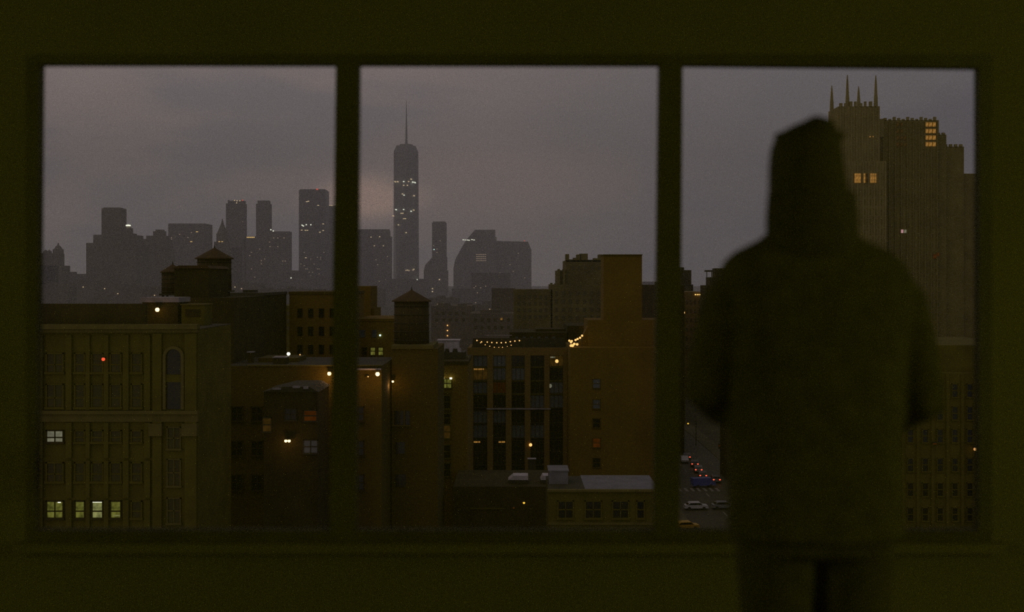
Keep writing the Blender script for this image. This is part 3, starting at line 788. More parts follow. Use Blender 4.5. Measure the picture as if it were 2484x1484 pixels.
# tan grid building
Y = 270.0
G = thing('apartment_building', (PX(1255,Y), Y, 0), 'tan brick apartment building with a grid of large windows and a roof deck', 'building')
bx('block', M['pane'], G, PX(1140,Y), PX(1372,Y), Y+.5, Y+20, 0, PZ(850,Y))
bx('side_wall', M['tan'], G, PX(1134,Y), PX(1141,Y), Y+.4, Y+20, 0, PZ(846,Y))
bx('parapet', M['tan'], G, PX(1134,Y), PX(1376,Y), Y-.1, Y+.5, PZ(862,Y), PZ(843,Y))
bx('roof', M['roof'], G, PX(1134,Y), PX(1376,Y), Y+.5, Y+20, PZ(850,Y), PZ(848,Y))
xc = [(1134,1148),(1182,1196),(1227,1241),(1273,1287),(1320,1333),(1366,1376)]
for a, c in xc:
    bx('pier', M['tan'], G, PX(a,Y), PX(c,Y), Y-.3, Y+.6, 0, PZ(858,Y))
ys = [(862,889),(892,922),(926,954),(958,989),(996,1026),(1030,1062),(1068,1096),(1100,1128)]
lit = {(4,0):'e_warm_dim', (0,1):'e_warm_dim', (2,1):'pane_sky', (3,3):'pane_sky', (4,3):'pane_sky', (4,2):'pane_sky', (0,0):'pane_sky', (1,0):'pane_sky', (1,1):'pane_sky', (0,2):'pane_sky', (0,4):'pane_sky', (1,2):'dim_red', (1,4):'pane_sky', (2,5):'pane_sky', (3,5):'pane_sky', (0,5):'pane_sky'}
for j, (t, d) in enumerate(ys):
    for k in range(5):
        a, c = xc[k][1], xc[k+1][0]
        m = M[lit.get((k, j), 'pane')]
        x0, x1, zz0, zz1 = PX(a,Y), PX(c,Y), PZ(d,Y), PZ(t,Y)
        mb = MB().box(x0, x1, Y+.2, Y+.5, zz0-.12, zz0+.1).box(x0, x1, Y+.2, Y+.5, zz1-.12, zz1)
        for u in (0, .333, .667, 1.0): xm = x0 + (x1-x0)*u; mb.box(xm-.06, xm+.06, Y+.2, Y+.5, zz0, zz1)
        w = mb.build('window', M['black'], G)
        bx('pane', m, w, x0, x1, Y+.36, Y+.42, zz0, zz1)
        if (k, j) == (4, 0):
            bx('ceiling_light', M['e_grey'], w, x0+.2, x0+1.3, Y+.3, Y+.35, zz1-.6, zz1-.25)
            MB().ball((PX(1351,Y), Y+.3, PZ(876,Y)), .42).build('room_lamp', M['e_bulb_small'], w)
        if (k, j) == (0, 1):
            bx('ceiling_light', M['e_warm'], w, x0+.1, x1-.8, Y+.3, Y+.35, zz1-.5, zz1-.15)
        if (k, j) == (4, 2):
            MB().ball((PX(1334,Y), Y+.3, PZ(936,Y)), .5).build('room_lamp', M['e_grey'], w)
        if (k, j) in ((0, 6), (1, 6)):
            bx('ceiling_light', M['e_warm'], w, x0+.1+1.2*k, x0+1.6+1.2*k, Y+.3, Y+.35, zz1-.6, zz1-.2)
bx('band_course', M['palemetal'], G, PX(1180,Y), PX(1336,Y), Y-.5, Y+.5, PZ(992.5,Y), PZ(989.5,Y))
for t in (890.5, 924, 956): bx('floor_line', M['cream'], G, PX(1148,Y), PX(1366,Y), Y+.05, Y+.5, PZ(t+1,Y), PZ(t-1,Y))
MB().ball((PX(1287,Y), Y-.5, PZ(1078,Y)), .38).build('wall_lamp', M['e_bulb_small'], G)
# deck railing and string lights on the roof
Yd = 274.0
RZ = PZ(848, 270.0) + .02
rail = thing('deck_railing', (PX(1200,Yd), Yd, PZ(848,Yd)), 'dark roof deck screen on the tan apartment building', 'railing')
bx('screen', M['black'], rail, PX(1146,Yd), PX(1372,Yd), Yd+4, Yd+4.2, RZ, PZ(822,Yd))
for k in range(9): bx('post', M['black'], rail, PX(1146+k*27.5,Yd), PX(1147.5+k*27.5,Yd), Yd, Yd+.15, RZ, PZ(826,Yd))
bx('top_rail', M['palemetal'], rail, PX(1174,Yd), PX(1242,Yd), Yd+3.8, Yd+4, PZ(816,Yd), PZ(814,Yd))
def garland(label, Yc, pts, m, r, zb=None):
    zb = RZ if zb is None else zb
    root = thing('string_lights', (PX(pts[0][0],Yc), Yc, zb), label, 'string lights')
    P = [(PX(x,Yc), Yc, PZ(y,Yc)) for x, y in pts]
    MB().tube([(p[0], p[1], p[2]+.15) for p in P], .03, 5).build('cable', M['black'], root)
    for p in (P[0], P[-1]):
        bx('pole', M['black'], root, p[0]-.05, p[0]+.05, p[1]+.05, p[1]+.15, zb, p[2]+.2)
    for p in P:
        MB().ball(p, r, n=8, m=6).build('bulb', m, root)
garland('longer upper string of warm bulbs sagging over the roof deck', Yd+3, [(1157,825.5),(1168,829),(1182,829.5),(1193,830.5),(1205,831),(1216,831),(1227,830.5),(1238,828.5),(1249,827),(1260,826)], M['e_bulb_small'], .17)
garland('lower faint string of warm bulbs over the roof deck', Yd+1, [(1166,831),(1177,836),(1188,839.5),(1199,842),(1210,842.5),(1219,842),(1230,840),(1240,837)], M['e_bulb_small'], .12)
garland('bright cluster of warm bulbs rising beside the red brick tower', 261.0, [(1386,837),(1385,830),(1390,837),(1381,826),(1387,827),(1396,824.5),(1401,822),(1407,819),(1412,814)], M['e_bulb_small'], .26, zb=PZ(843,258)+.005)
garland('short low string of warm bulbs at the corner of the roof deck', 260.0, [(1385,838),(1389,838.5),(1393,834),(1400,835)], M['e_bulb_small'], .30, zb=PZ(843,258)+.005)

# castellated olive block behind
Y = 470.0
b = bld('castellated_building', 'olive castellated block with ragged turrets behind the red brick tower', Y,
        [(1246,1340,702),(1336,1466,690),(1354,1466,655,4),(1375,1466,630,8)], M['stone_dark'], depth=30)
for (a, c, t) in ((1375,1383,615),(1383,1394,628),(1394,1402,624),(1402,1412,616),(1410,1429,614),(1429,1444,629),(1444,1456,625),(1456,1465,616)):
    bx('turret', M['stone_dark'], b, PX(a,Y), PX(c,Y), Y+8, Y+15, PZ(634,Y), PZ(t,Y))
for (a, c, t) in ((1336,1341,686),(1346,1352,687),(1354,1359,652),(1366,1371,652)):
    bx('merlon', M['stone_dark'], b, PX(a,Y), PX(c,Y), Y+2, Y+8, PZ(692,Y), PZ(t,Y))
panes(b, Y, [(1256+k*13, 1262+k*13, t, t+8) for k in range(6) for t in (716, 732, 748, 764)], M['pane_dim'])
panes(b, Y, [(1346+k*17, 1353+k*17, t, t+10) for k in range(7) for t in (706, 726, 746, 766)], M['pane_dim'])
panes(b, Y+8, [(1386+k*16, 1392+k*16, t, t+10) for k in range(5) for t in (646, 664)], M['pane_dim'])
Y = 330.0
b = bld('tenement', 'low dark block with a bright roof lamp in front of the castellated block', Y, [(1236,1378,806),(1376,1475,790),(1300,1372,800,6,10)], M['dark'], depth=24)
panes(b, Y, [(1250+k*18, 1257+k*18, 816, 828) for k in range(6)], M['pane_sky'])

# red brick tower
Y = 258.0
b = thing('brick_tower', (PX(1490,Y), Y, 0), 'tall dark red brick tower with a blank slab-like upper part', 'building')
bx('block', M['red'], b, PX(1383,Y), PX(1634,Y), Y, Y+22, 0, PZ(843,Y))
bx('shoulder', M['red'], b, PX(1430,Y), PX(1634,Y), Y+5, Y+20, PZ(843,Y), PZ(778,Y))
MB().extr([(PX(1405,Y), PZ(843,Y)), (PX(1432,Y), PZ(843,Y)), (PX(1432,Y), PZ(790,Y))], Y+6, Y+10).build('stair_parapet', M['red'], b)
bx('slab', M['red'], b, PX(1469,Y), PX(1564,Y), Y+5.5, Y+14, PZ(780,Y), PZ(618,Y))
bx('slab_coping', M['brown'], b, PX(1468,Y), PX(1565,Y), Y+5.2, Y+14.3, PZ(618,Y), PZ(615.5,Y))
for (x, t, m) in ((1437,918,'pane_sky'),(1437,968,'pane_sky'),(1437,1014,'pane'),(1437,1062,'e_orange_dim'),(1437,1110,'pane')):
    framed(b, Y, (x, x+20, t, t+24), M[m], M['brown'], fw=.14, bars=())

# low pale-roofed building in front
Y = 140.0
b = thing('low_building', (PX(1460,Y), Y, 0), 'low building with a pale blue-grey roof and four dark front windows', 'building')
bx('block', M['cream'], b, PX(1330,Y), PX(1600,Y), Y, Y+10, 0, PZ(1189,Y))
bx('roof', M['paleroof'], b, PX(1420,Y), PX(1600,Y), Y+.4, Y+10.6, PZ(1189,Y), PZ(1188,Y))
bx('roof', M['roof'], b, PX(1330,Y), PX(1420,Y), Y+.4, Y+10, PZ(1189,Y), PZ(1188,Y))
bx('cornice', M['cream_trim'], b, PX(1328,Y), PX(1602,Y), Y-.4, Y+.4, PZ(1192,Y), PZ(1187,Y))
for a, c in ((1352,1392),(1418,1460),(1484,1526),(1543,1564)):
    framed(b, Y, (a, c, 1213, 1258), M['pane'], M['cream'], fw=.15, bars=(.5,) if c-a > 30 else ())
bx('sill_course', M['cream_trim'], b, PX(1330,Y), PX(1600,Y), Y-.25, Y, PZ(1272,Y), PZ(1266,Y))
small('roof_cabin', 'square blue-grey roof cabin at the left end of the pale roof', 'cabin', 144, 1332, 1378, 1143, 1186, 4, M['paleroof'], M['paleroof'])
Y = 160.0
b = bld('garage', 'dark low garage with pale skylights left of the pale-roofed building', Y, [(1100,1342,1180)], M['dark'], depth=14)
bx('coping', M['cream'], b, PX(1140,Y), PX(1220,Y), Y-.3, Y, PZ(1234,Y), PZ(1231,Y))
def skylight(label, x0, x1, y0, y1):
    root = thing('skylight', (PX((x0+x1)/2,163), 163, PZ(1180,160)), label, 'skylight')
    z = PZ(1180, 160) + .01
    bx('curb', M['black'], root, PX(x0,163), PX(x1,163), 162.4, 164.6, z, z+.5)
    MB().extr([(PX(x0,163), z+.5), (PX(x1,163), z+.5), (PX(x1,163), z+1.1), (PX(x0+ (x1-x0)*.25,163), z+1.1)], 162.3, 164.7).build('cover', M['white_metal'], root)
skylight('wide pale skylight with a slanted left end on the dark garage roof', 1233, 1281, 1155, 1174)
skylight('narrow pale skylight beside the square roof cabin', 1311, 1332, 1155, 1177)
small('roof_vent', 'small pale vent hood under the wall lamp of the tan building', 'vent', 200, 1281, 1299, 1114, 1160, 1, M['black'], M['palemetal'])
small('roof_vent', 'tiny pale roof vent near the left foot of the tan building', 'vent', 190, 1129, 1135, 1117, 1150, .5, M['black'], M['palemetal'])

# ---- avenue beyond the second mullion
Y = 300.0
b = bld('avenue_block', 'dark block on the left side of the avenue at the second mullion', Y, [(1596,1660,692),(1600,1622,684,4,6)], M['dark'], depth=50)
panes(b, Y, [(1604+k*19, 1612+k*19, t, t+16) for k in range(3) for t in range(712, 1060, 36)], M['pane'])
Y = 530.0
b = bld('avenue_block', 'dark tall block peeking past the right edge of the second mullion', Y, [(1636,1677,655),(1672,1684,690,3)], M['dark'], depth=30)
bx('roof_hut', M['dark'], b, PX(1644,Y), PX(1662,Y), Y+3, Y+10, PZ(655,Y), PZ(648,Y))
Y = 446.0
b = bld('avenue_block', 'tan facade down the avenue with a row of lit roof windows', Y, [(1657,1708,708)], M['tan'], depth=40)
far_lights(b, Y, [(1687+k*5.4, 714.5) for k in range(5)], M['e_far_y'], 3.2, 2.4)
panes(b, Y, [(1664+k*10, 1668+k*10, t, t+9) for k in range(4) for t in range(728, 860, 22)], M['pane_dim'])
Y = 360.0
b = bld('avenue_block', 'narrow dim facade left of the avenue under the lit roof windows', Y, [(1640,1662,720)], M['cream'], depth=80)
panes(b, Y, [(1646,1650,756,758.5)], M['e_warm'], 'lit_window')
panes(b, Y, [(1657.5,1661,756,760)], M['e_bulb_small'], 'lit_window')
Y = 260.0
b = bld('avenue_block', 'dark block right of the avenue behind the standing person', Y, [(1764,2080,668)], M['dark'], depth=9)
panes(b, Y, [(1776+k*24, 1786+k*24, t, t+20) for k in range(12) for t in range(700, 1100, 44)], M['pane'])
Y = 420.0
b = bld('avenue_block', 'dark stepped block carrying a small water tank frame beside the person', Y, [(1714,1860,692,0,14),(1728,1860,672,4,10),(1744,1860,650,8,6)], M['dark'])
for xx in (1716, 1728): bx('tank_post', M['black'], b, PX(xx,Y), PX(xx+1.6,Y), Y+2, Y+2.3, PZ(692,Y), PZ(656,Y))
bx('tank_deck', M['black'], b, PX(1713,Y), PX(1733,Y), Y+1, Y+4, PZ(659,Y), PZ(655,Y))

# ---- gothic apartment tower on the right
Y = 470.0
T = thing('gothic_tower', (PX(2190,Y), Y, 0), 'stone gothic apartment tower with four thin pinnacles and lit windows', 'building')
def blk(nm, a, c, t, fy, d, m='stone'): return bx(nm, M[m], T, PX(a,Y), PX(c,Y), Y+fy, Y+fy+d, 0, PZ(t,Y))
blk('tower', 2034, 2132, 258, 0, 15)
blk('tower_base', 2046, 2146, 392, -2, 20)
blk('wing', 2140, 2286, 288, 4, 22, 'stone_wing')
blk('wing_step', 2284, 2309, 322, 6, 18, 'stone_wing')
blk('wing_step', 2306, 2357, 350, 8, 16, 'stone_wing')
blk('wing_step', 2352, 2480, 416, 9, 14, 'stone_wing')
MB().extr([(PX(2128,Y), PZ(330,Y)), (PX(2150,Y), PZ(330,Y)), (PX(2150,Y), PZ(284,Y)), (PX(2142,Y), PZ(287,Y)), (PX(2130,Y), PZ(276,Y))], Y+3, Y+10).build('buttress', M['stone'], T)
for (x, t, dy) in ((2040,194,13.5), (2057,181,.8), (2107,196,13.5), (2126,182,.8)):
    xx = PX(x,Y)
    MB().cyl(xx, Y+dy, [(PZ(262,Y), .85), (PZ(236,Y), .75), (PZ(228,Y), .62), (PZ(200 if t < 190 else 210,Y), .42), (PZ(t,Y), .16)], 8).build('pinnacle', M['stone'], T)
for k in range(8):
    a = 2037 + k*12; bx('merlon', M['stone'], T, PX(a,Y), PX(a+(5 if k % 2 else 7),Y), Y, Y+.9, PZ(260,Y), PZ(246 if k in (2,3,5,6) else 250,Y))
for k in range(13):
    a = 2142 + k*11; bx('merlon', M['stone'], T, PX(a,Y), PX(a+6,Y), Y+4, Y+5, PZ(290,Y), PZ(280 + 2.5*((k*7) % 3) + (5 if k == 0 else 0),Y))
for k in range(2):
    bx('merlon', M['stone'], T, PX(2287+k*12,Y), PX(2294+k*12,Y), Y+6, Y+7, PZ(324,Y), PZ(317,Y))
for k in range(4):
    bx('merlon', M['stone'], T, PX(2309+k*12.5,Y), PX(2316+k*12.5,Y), Y+8, Y+9, PZ(352,Y), PZ(344,Y))
# piers (vertical ribs) and windows
for k in range(8): bx('rib', M['stone'], T, PX(2036+k*13.3,Y), PX(2040+k*13.3,Y), Y-.5, Y, PZ(392,Y), PZ(258,Y))
for k in range(8): bx('rib', M['stone'], T, PX(2047+k*13.5,Y), PX(2051+k*13.5,Y), Y-2.5, Y-2, PZ(940,Y), PZ(392,Y))
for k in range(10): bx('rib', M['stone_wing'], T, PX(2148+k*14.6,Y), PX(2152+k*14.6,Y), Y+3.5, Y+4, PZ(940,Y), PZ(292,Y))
Yw = Y + 4
for j in range(4):
    for k in range(3):
        o = bx('window', M['e_warm'], T, PX(2244.5+k*9,Yw), PX(2250.5+k*9,Yw), Yw-.7, Yw+.1, PZ(307+j*16,Yw), PZ(297+j*16,Yw)); o['label'] = 'amber lit window'
        if not (k == 2 and j < 2):
            o = bx('window', M['e_warm_dim'], T, PX(2175+k*9,Yw), PX(2179+k*9,Yw), Yw-.7, Yw+.1, PZ(307+j*16,Yw), PZ(297+j*16,Yw))
Yw = Y - 2
for i, (a, c, m) in enumerate(((2073,2081,'e_warm'),(2082.5,2087,'e_warm'),(2094,2098,'e_warm'),(2099,2103,'e_warm_dim'),(2111,2115,'e_warm'),(2117,2120,'e_warm'),(2121.5,2124.5,'e_warm'))):
    o = bx('window', M[m], T, PX(a,Yw), PX(c,Yw), Yw-.7, Yw+.1, PZ(443.5,Yw), PZ(421,Yw)); o['label'] = 'amber lit window'
for x in (2110, 2117): bx('window', M['e_warm'], T, PX(x-1,Y), PX(x+1,Y), Y-.6, Y+.1, PZ(333,Y), PZ(330.5,Y))
bx('window', M['e_pink'], T, PX(2184.5,Y+4), PX(2190,Y+4), Y+3.3, Y+4.1, PZ(565,Y+4), PZ(557,Y+4))
bx('window', M['e_grey'], T, PX(2193,Y+4), PX(2197.5,Y+4), Y+3.3, Y+4.1, PZ(565,Y+4), PZ(557,Y+4))
bx('window', M['e_orange_dim'], T, PX(2264,Y+4), PX(2270,Y+4), Y+3.3, Y+4.1, PZ(627,Y+4), PZ(616,Y+4))
bx('window', M['e_orange_dim'], T, PX(2272,Y+4), PX(2277,Y+4), Y+3.3, Y+4.1, PZ(622,Y+4), PZ(612,Y+4))
for j in range(16):
    for k in range(7):
        t = 460 + j*24
        bx('window', M['stone_wing'], T, PX(2053+k*13.5,Yw), PX(2058.5+k*13.5,Yw), Yw-.2, Yw+.1, PZ(t+12,Yw), PZ(t,Yw))
for j in range(20):
    for k in range(9):
        t = 372 + j*24
        bx('window', M['pane_dim'], T, PX(2154+k*14.6,Y+4), PX(2160+k*14.6,Y+4), Y+3.8, Y+4.1, PZ(t+12,Y+4), PZ(t,Y+4))

# nearer dark building on the right below it
Y = 160.0
b = bld('corner_building', 'dim olive corner building low in the right pane beside the person', Y, [(2130,2520,905),(2190,2520,840,3)], M['cream'], depth=24)
for k in range(7):
    bx('pier', M['cream'], b, PX(2150+k*36,Y), PX(2157+k*36,Y), Y-.3, Y, PZ(1400,Y), PZ(906,Y))
    for t in (930, 985, 1040, 1110, 1170, 1230):
        framed(b, Y, (2164+k*36, 2180+k*36, t, t+34), M['pane'], M['cream'], fw=.1, bars=())
def wall_lamp(label, x, y, Yc, r, m, energy=0, col=(1,.5,.2), twin=0):
    root = thing('wall_lamp', (PX(x,Yc), Yc, PZ(y,Yc)), label, 'lamp')
    bx('bracket', M['black'], root, PX(x,Yc)-.06, PX(x+twin,Yc)+.06, Yc-.02, Yc+.5, PZ(y,Yc)+.1, PZ(y,Yc)+.22)
    for q in ((0, twin) if twin else (0,)):
        MB().ball((PX(x+q,Yc), Yc-.05, PZ(y,Yc)), r).build('bulb', m, root)
        bx('hood', M['black'], root, PX(x+q,Yc)-r*1.1, PX(x+q,Yc)+r*1.1, Yc-.3, Yc+.3, PZ(y,Yc)+r*.95, PZ(y,Yc)+r*.95+.06)
    if energy:
        l = bpy.data.lights.new('lamp_light', 'POINT'); l.energy = energy; l.color = col; l.shadow_soft_size = r
        lo = bpy.data.objects.new('lamp_light', l); lo.parent = root; lo.location = (0, -1.15, -.45); link(lo)
    return root
wall_lamp('amber twin lamp on the corner building at the right edge', 2365, 1089, 159.4, .22, M['e_bulb_small'], 0, twin=11)
wall_lamp('faint orange lamp on the corner building', 2265, 1076, 159.4, .12, M['e_orange_dim'], 0, twin=5)
wall_lamp('bright orange lamp left of the first mullion on the row building', 799, 906, 139.4, .24, M['e_bulb'], 190)
wall_lamp('bright orange lamp right of the first mullion on the row building', 916, 907, 138.3, .26, M['e_bulb'], 230)
wall_lamp('small orange lamp below and right of the bright one', 953, 925, 149.4, .15, M['e_bulb'], 60)
wall_lamp('tiny orange lamp at the left of the bright one', 893, 913, 139.4, .08, M['e_bulb_small'])
wall_lamp('pale yellow lamp over the row building roof', 700, 858, 146, .22, M['e_bulb_white'])
wall_lamp('tiny amber lamp right of the pale yellow roof lamp', 728, 860, 146, .08, M['e_bulb_small'])
wall_lamp('close pair of white-hot lamps low on the yard wall', 693.5, 1069, 127.2, .17, M['e_bulb'], 60, twin=8)
wall_lamp('warm lamp on the dark rooftop bulkhead', 382, 751, 117.4, .22, M['e_bulb'], 25)
wall_lamp('red lamp hanging before the olive loft facade', 251, 871, 109.3, .17, M['e_red'])
wall_lamp('bright oval roof lamp in front of the castellated block', 1430, 787, 329, .62, M['e_bulb'])
wall_lamp('small red roof lamp next to the bright oval lamp', 1421, 781, 329, .3, M['e_red'])
wall_lamp('amber lamp low on the dark garage wall', 1271, 1219, 159.3, .16, M['e_amber'])
wall_lamp('dim orange lamp below the amber garage lamp', 1246, 1231, 159.3, .14, M['e_orange_dim'])

# ---- avenue traffic
def car(label, X, Yc, heading, m, lights=True, name='car', h=1.45, group=None):
    root = thing(name, (0, 0, 0), label, 'car' if name == 'car' else 'van', group)
    L, W = 4.6, 1.8
    pr = [(-2.3,.35),(2.3,.35),(2.3,.75),(2.2,.88),(1.3,.95),(.7,h),(-1.2,h),(-1.9,.98),(-2.25,.92)] if name == 'car' else [(-2.6,.4),(2.6,.4),(2.6,1.0),(2.0,1.2),(1.6,h),(-2.6,h)]
    n = len(pr)
    mb = MB()
    mb.add([(x,-W/2,z) for x,z in pr] + [(x,W/2,z) for x,z in pr], [tuple(range(n)), tuple(reversed(range(n,2*n)))] + [((i+1)%n, i, i+n, (i+1)%n+n) for i in range(n)])
    mb.build('body', m, root)
    for sx in (-1.45, 1.45):
        for sy in (-1, 1):
            w = MB().rings([[(sx+.33*math.cos(2*math.pi*j/14), sy*(W/2-.05)+dy, .33+.33*math.sin(2*math.pi*j/14)) for j in range(14)] for dy in (-.11, .11)])
            w.build('wheel', M['rubber'], root)
    gl = MB()
    if name == 'car':
        gl.add([(.66,-W/2-.01,h-.08),(-1.15,-W/2-.01,h-.08),(-1.7,-W/2-.01,1.02),(1.15,-W/2-.01,1.02)], [(0,1,2,3)])
        gl.add([(.66,W/2+.01,h-.08),(-1.15,W/2+.01,h-.08),(-1.7,W/2+.01,1.02),(1.15,W/2+.01,1.02)], [(3,2,1,0)])
        gl.add([(-1.26,-.75,h-.06),(-1.26,.75,h-.06),(-1.86,.8,1.04),(-1.86,-.8,1.04)], [(0,1,2,3)])
    else:
        gl.add([(1.68,-.8,h-.1),(1.68,.8,h-.1),(2.03,.8,1.25),(2.03,-.8,1.25)], [(0,1,2,3)])
    gl.build('car_window', M['pane'], root)
    xr = -2.28 if name == 'car' else -2.62
    for sy in (-1, 1):
        MB().ball((xr, sy*.68, .82), .10, .2, .14, 8, 6).build('tail_light', M['e_tail'] if lights else M['rubber'], root)
        MB().ball((2.28 if name == 'car' else 2.6, sy*.65, .68), .08, .2, .1, 8, 6).build('head_light', M['palemetal'], root)
    bx('number_plate', M['palemetal'], root, xr-.03, xr+.01, -.26, .26, .55, .68)
    root.location = (X, Yc, .06); root.rotation_euler = (0, 0, math.radians(heading))
    return root
def street_Y(py, zz): return (CZ-zz) * F / (py - HY)
for lab, px, py, m, hd in (('dark car with glowing tail lights, farthest in the avenue queue', 1667, 1108, 'car_dark', 84),
                     ('dark car with glowing tail lights, second from the far end of the avenue queue', 1686, 1125, 'car_dark', 84),
                     ('grey car with glowing tail lights, third in the avenue queue', 1695, 1139, 'car_grey', 84),
                     ('dark car at the near end of the avenue queue with one red light showing', 1706, 1153, 'car_dark', 84),
                     ('dark car with a red light on the right side of the avenue', 1738, 1163, 'car_dark', 86)):
    Yc = street_Y(py, .9); car(lab, PX(px, Yc)+.24, Yc+2.3, hd, M[m])
Yc = street_Y(1117, .8); car('pale car facing the viewer between the queued cars', PX(1676,Yc)-1.2, Yc+2.4, -94, M['car_white'], False)
Yc = street_Y(1178, .8); car('dim blue van on the avenue beyond the crossing', PX(1711,Yc), Yc+3, 12, M['car_blue'], False, 'van', 2.0)
Yc = street_Y(1232, .3); car('pale car parked across the near end of the avenue', PX(1688,Yc), Yc, 2, M['car_white'], False)
car('grey car parked right of the pale car at the near end of the avenue', PX(1756,Yc), Yc+.6, 4, M['car_grey'], False)
Yc = street_Y(1280, .3); car('yellow car at the very bottom of the avenue', PX(1664,Yc), Yc, 10, M['taxi'], False)

def signal(label, x, y, m, arm=1):
    Ys = street_Y(y, 6.0)
    X = PX(x, Ys)
    root = thing('traffic_light', (X+arm*2.2, Ys, 0.06), label, 'traffic light')
    MB().cyl(X+arm*2.2, Ys, [(0.06, .12), (7.0, .08)], 8).build('pole', M['black'], root)
    MB().tube([(X+arm*2.2, Ys, 6.7), (X, Ys, 6.6)], .06, 6).build('arm', M['black'], root)
    bx('housing', M['black'], root, X-.2, X+.2, Ys, Ys+.3, 5.3, 6.5)
    MB().ball((X, Ys-.05, 6.0), .22, .1, .22, 8, 6).build('lens', m, root)
signal('traffic light showing amber left of the avenue', 1669, 1027, M['e_amber'], 1)
signal('traffic light showing warm white right of the avenue', 1762, 1063, M['e_warm'], 1)
signal('traffic light showing dim red below the warm one', 1745, 1081, M['e_orange_dim'], 1)

# ------------------------------------------------------------------ the standing person, seen from behind
PY = 2.8
def q(px, py, y=0.0): return Vector(((px-HX)/1000.0, PY + y, CZ - (py-HY)/1000.0))
person = thing('person', (0.733, PY, FZ), 'person standing with back to the camera in dark jacket, looking out of the window', 'person')

def limb(mb, pts, rad, n=14): mb.tube(pts, rad, n)
def sec(px, py, rx, ry, y=0.0): v = q(px, py, y); return (v.x, v.y, v.z, rx, ry)
ELB_L, ELB_R = q(1722, 950, .01), q(2236, 975, .01)
SH_L, SH_R = q(1776, 706, 0), q(2172, 702, 0)
WR_L, WR_R = q(1892, 1030, .23), q(2050, 1050, .23)
def remesh(o, vox, it=6):
    md = o.modifiers.new('remesh', 'REMESH'); md.mode = 'VOXEL'; md.voxel_size = vox; md.use_smooth_shade = True
    sm = o.modifiers.new('smooth', 'SMOOTH'); sm.factor = .5; sm.iterations = it

body = MB()
body.loft([sec(1962,316,.02,.02), sec(1962,322,.050,.062), sec(1962,345,.070,.088), sec(1962,385,.077,.097,.004), sec(1962,430,.075,.094,.008), sec(1962,470,.066,.086,.016), sec(1962,505,.050,.07,.026), sec(1962,528,.03,.045,.04)], 24)   # head
body.tube([q(1962,470,-.012), q(1964,540,-.012), q(1966,610,-.01)], [.055,.056,.07], 18)                                  # neck
body.ball(q(1962,425,.105), .014, .022, .026); body.ball(q(1962,462,.098), .024, .012, .008)                                # nose, lips
for s in (-1, 1):
    body.ball(q(1962+s*78,425,-.004), .010, .022, .034)      # ears
    body.ball(q(1962+s*30,404,.090), .017, .010, .010)       # brow and eye
    body.ball(q(1962+s*38,440,.078), .02, .016, .02)         # cheek
body.loft([sec(1974,600,.10,.07), sec(1976,640,.17,.09), sec(1976,700,.19,.105), sec(1976,800,.175,.11), sec(1976,950,.155,.10), sec(1976,1080,.16,.105), sec(1976,1180,.17,.115), sec(1976,1240,.15,.11)], 28, 2.3)
for SH, EL, WR in ((SH_L, ELB_L, WR_L), (SH_R, ELB_R, WR_R)):
    body.tube([SH, SH.lerp(EL, .5), EL, EL.lerp(WR, .3), EL.lerp(WR, .7), WR], [.055, .048, .042, .042, .034, .028], 14)
for s in (-1, 1):
    x = 1976 + s*92
    body.tube([q(x,1180), q(x,1320), q(x+s*2,1560,.005), q(x+s*4,1660,-.005), q(x+s*6,1960,-.01), q(x+s*6,2010,-.01)], [.09,.085,.06,.058,.04,.042], 18)
    body.tube([q(x+s*6,2015,-.03), q(x+s*12,2028,.06), q(x+s*16,2036,.16)], [.038,.036,.028], 12)
# hands, loosely cupped one over the other in front of the belly
for s, WR in ((1, WR_L), (-1, WR_R)):
    d = Vector((s*.75, .62, .05)).normalized()      # along the hand
    side = Vector((0, 0, 1)); palm_c = WR + d*.05
    body.tube([WR, WR + d*.03, WR + d*.085], [.028, .036, .034], 12)
    for k, ln in enumerate((.060, .068, .064, .050)):
        base = WR + d*.085 + side*(.030 - .020*k)
        b1 = base + d*ln*.55 + Vector((s*.010, -.004, -.004)); b2 = base + d*ln*.8 + Vector((s*.012, -.022, -.008)); b3 = base + d*ln*.78 + Vector((s*.006, -.042, -.012))
        body.tube([base - d*.02, b1, b2, b3], [.0098, .009, .0085, .007], 8)
    tb = WR + d*.03 + side*.026
    body.tube([tb, tb + d*.03 + side*.030 + Vector((0,-.012,0)), tb + d*.060 + side*.040 + Vector((0,-.022,0))], [.013, .011, .0085], 8)
bo = body.build('body', M['skin'], person, True); remesh(bo, .007, 3)

hair = MB()
hair.loft([sec(1968,300,.020,.03), sec(1966,307,.040,.055), sec(1962,318,.060,.075), sec(1957,336,.076,.090), sec(1954,360,.083,.100,-.002), sec(1953,410,.088,.102,-.008), sec(1954,460,.093,.094,-.022), sec(1955,520,.098,.084,-.034), sec(1957,565,.102,.074,-.044), sec(1960,605,.104,.060,-.056), sec(1962,640,.08,.04,-.07)], 28, 2.15)
hair.ball(q(1982,308,-.01), .044, .050, .022)
hair.ball(q(1977,297,-.01), .022, .03, .016)
for k in range(14):   # loose locks
    a = random.uniform(-1, 1); x = 1960 + a*78
    hair.tube([q(x, 310 + abs(a)*25, -.04*(1-abs(a))), q(x + random.uniform(-10,10), 298 + abs(a)*30, -.02), q(x + random.uniform(-16,16), 292 + abs(a)*34, -.01)], [.012, .009, .004], 6)
for k in range(18):
    a = -1 + 2*k/17; x = 1957 + a*92
    y0 = -.045 - .045*math.sqrt(max(0, 1-a*a))
    hair.tube([q(x, 470, y0), q(x + a*6, 560, y0-.006), q(x + a*10 + random.uniform(-5,5), 625 + random.uniform(-12,18), y0-.004)], [.016, .015, .006], 6)
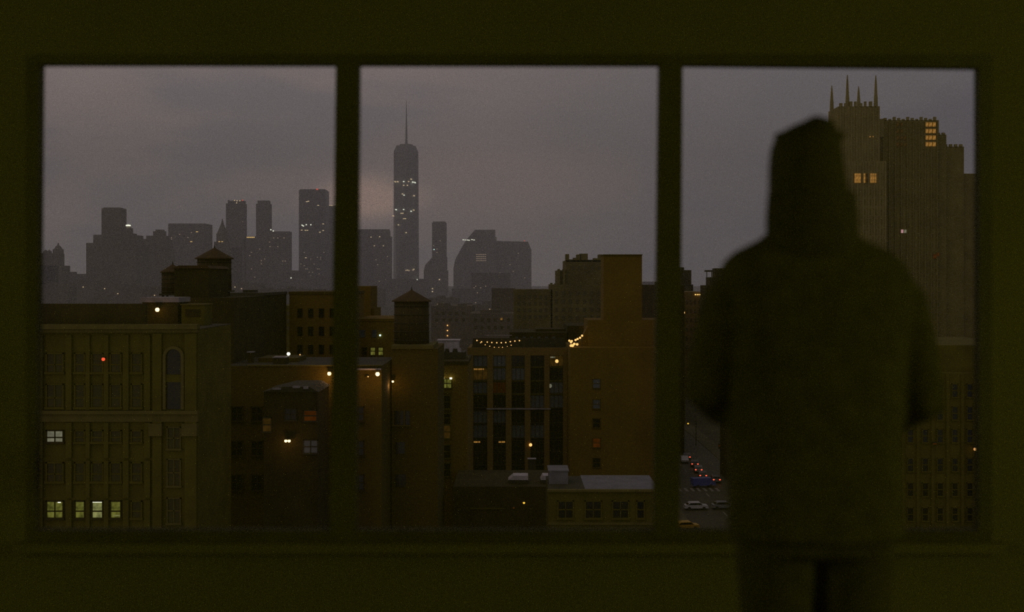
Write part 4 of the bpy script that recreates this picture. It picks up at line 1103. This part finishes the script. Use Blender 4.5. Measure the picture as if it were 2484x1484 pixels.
# open the hair over the face by starting behind the brow
ho = hair.build('hair', M['hair'], person, True); remesh(ho, .007, 2)

jk = MB()
jk.loft([sec(1964,548,.085,.078,-.01), sec(1964,572,.108,.088,-.008), sec(1966,590,.142,.095,-.004), sec(1968,608,.182,.102), sec(1971,632,.214,.112), sec(1974,668,.232,.122), sec(1976,720,.236,.130), sec(1976,800,.224,.136), sec(1976,900,.212,.136), sec(1976,1060,.205,.135), sec(1976,1200,.208,.140), sec(1976,1290,.210,.142), sec(1976,1300,.200,.13)], 36, 2.3)
for s, SH, EL, WR in ((-1, SH_L, ELB_L, WR_L), (1, SH_R, ELB_R, WR_R)):
    jk.tube([SH + Vector((-s*.03, 0, .012)), SH + Vector((s*.006, 0, -.03)), SH.lerp(EL, .55) + Vector((s*.006,0,0)), EL, EL.lerp(WR, .25) + Vector((0,0,-.01)), EL.lerp(WR, .6), EL.lerp(WR, .92)], [.058, .068, .064, .062, .060, .052, .044], 18)
for k in range(16):     # collar folds and back creases
    a = 2*math.pi*k/16
    jk.ball(q(1966 + 88*math.cos(a), 572, -.01 + .078*math.sin(a)), .026, .024, .022, 8, 6)
jo = jk.build('jacket', M['jacket'], person, True); remesh(jo, .010, 5)
tr = MB()
tr.loft([sec(1976,1180,.18,.125), sec(1976,1260,.185,.130), sec(1976,1330,.18,.125)], 26, 2.4)
for s in (-1, 1):
    x = 1976 + s*92
    tr.tube([q(x,1220), q(x,1340), q(x+s*2,1560,.005), q(x+s*4,1700,0), q(x+s*6,1980,-.01), q(x+s*6,2010,-.01)], [.10,.10,.08,.075,.068,.066], 20)
to = tr.build('trousers', M['trousers'], person, True); remesh(to, .010, 4)
for s in (-1, 1):
    x = 1976 + s*98
    sh = MB().loft([sec(x,2052,.045,.135,.045), sec(x,2030,.045,.132,.045), sec(x,2010,.042,.105,.02), sec(x,1985,.04,.06,-.02)], 20, 2.4)
    so = sh.build('shoe', M['leather'], person, True)
    MB().loft([sec(x,2060,.047,.14,.045), sec(x,2048,.047,.14,.045)], 20, 2.4).build('sole', M['rubber'], so)
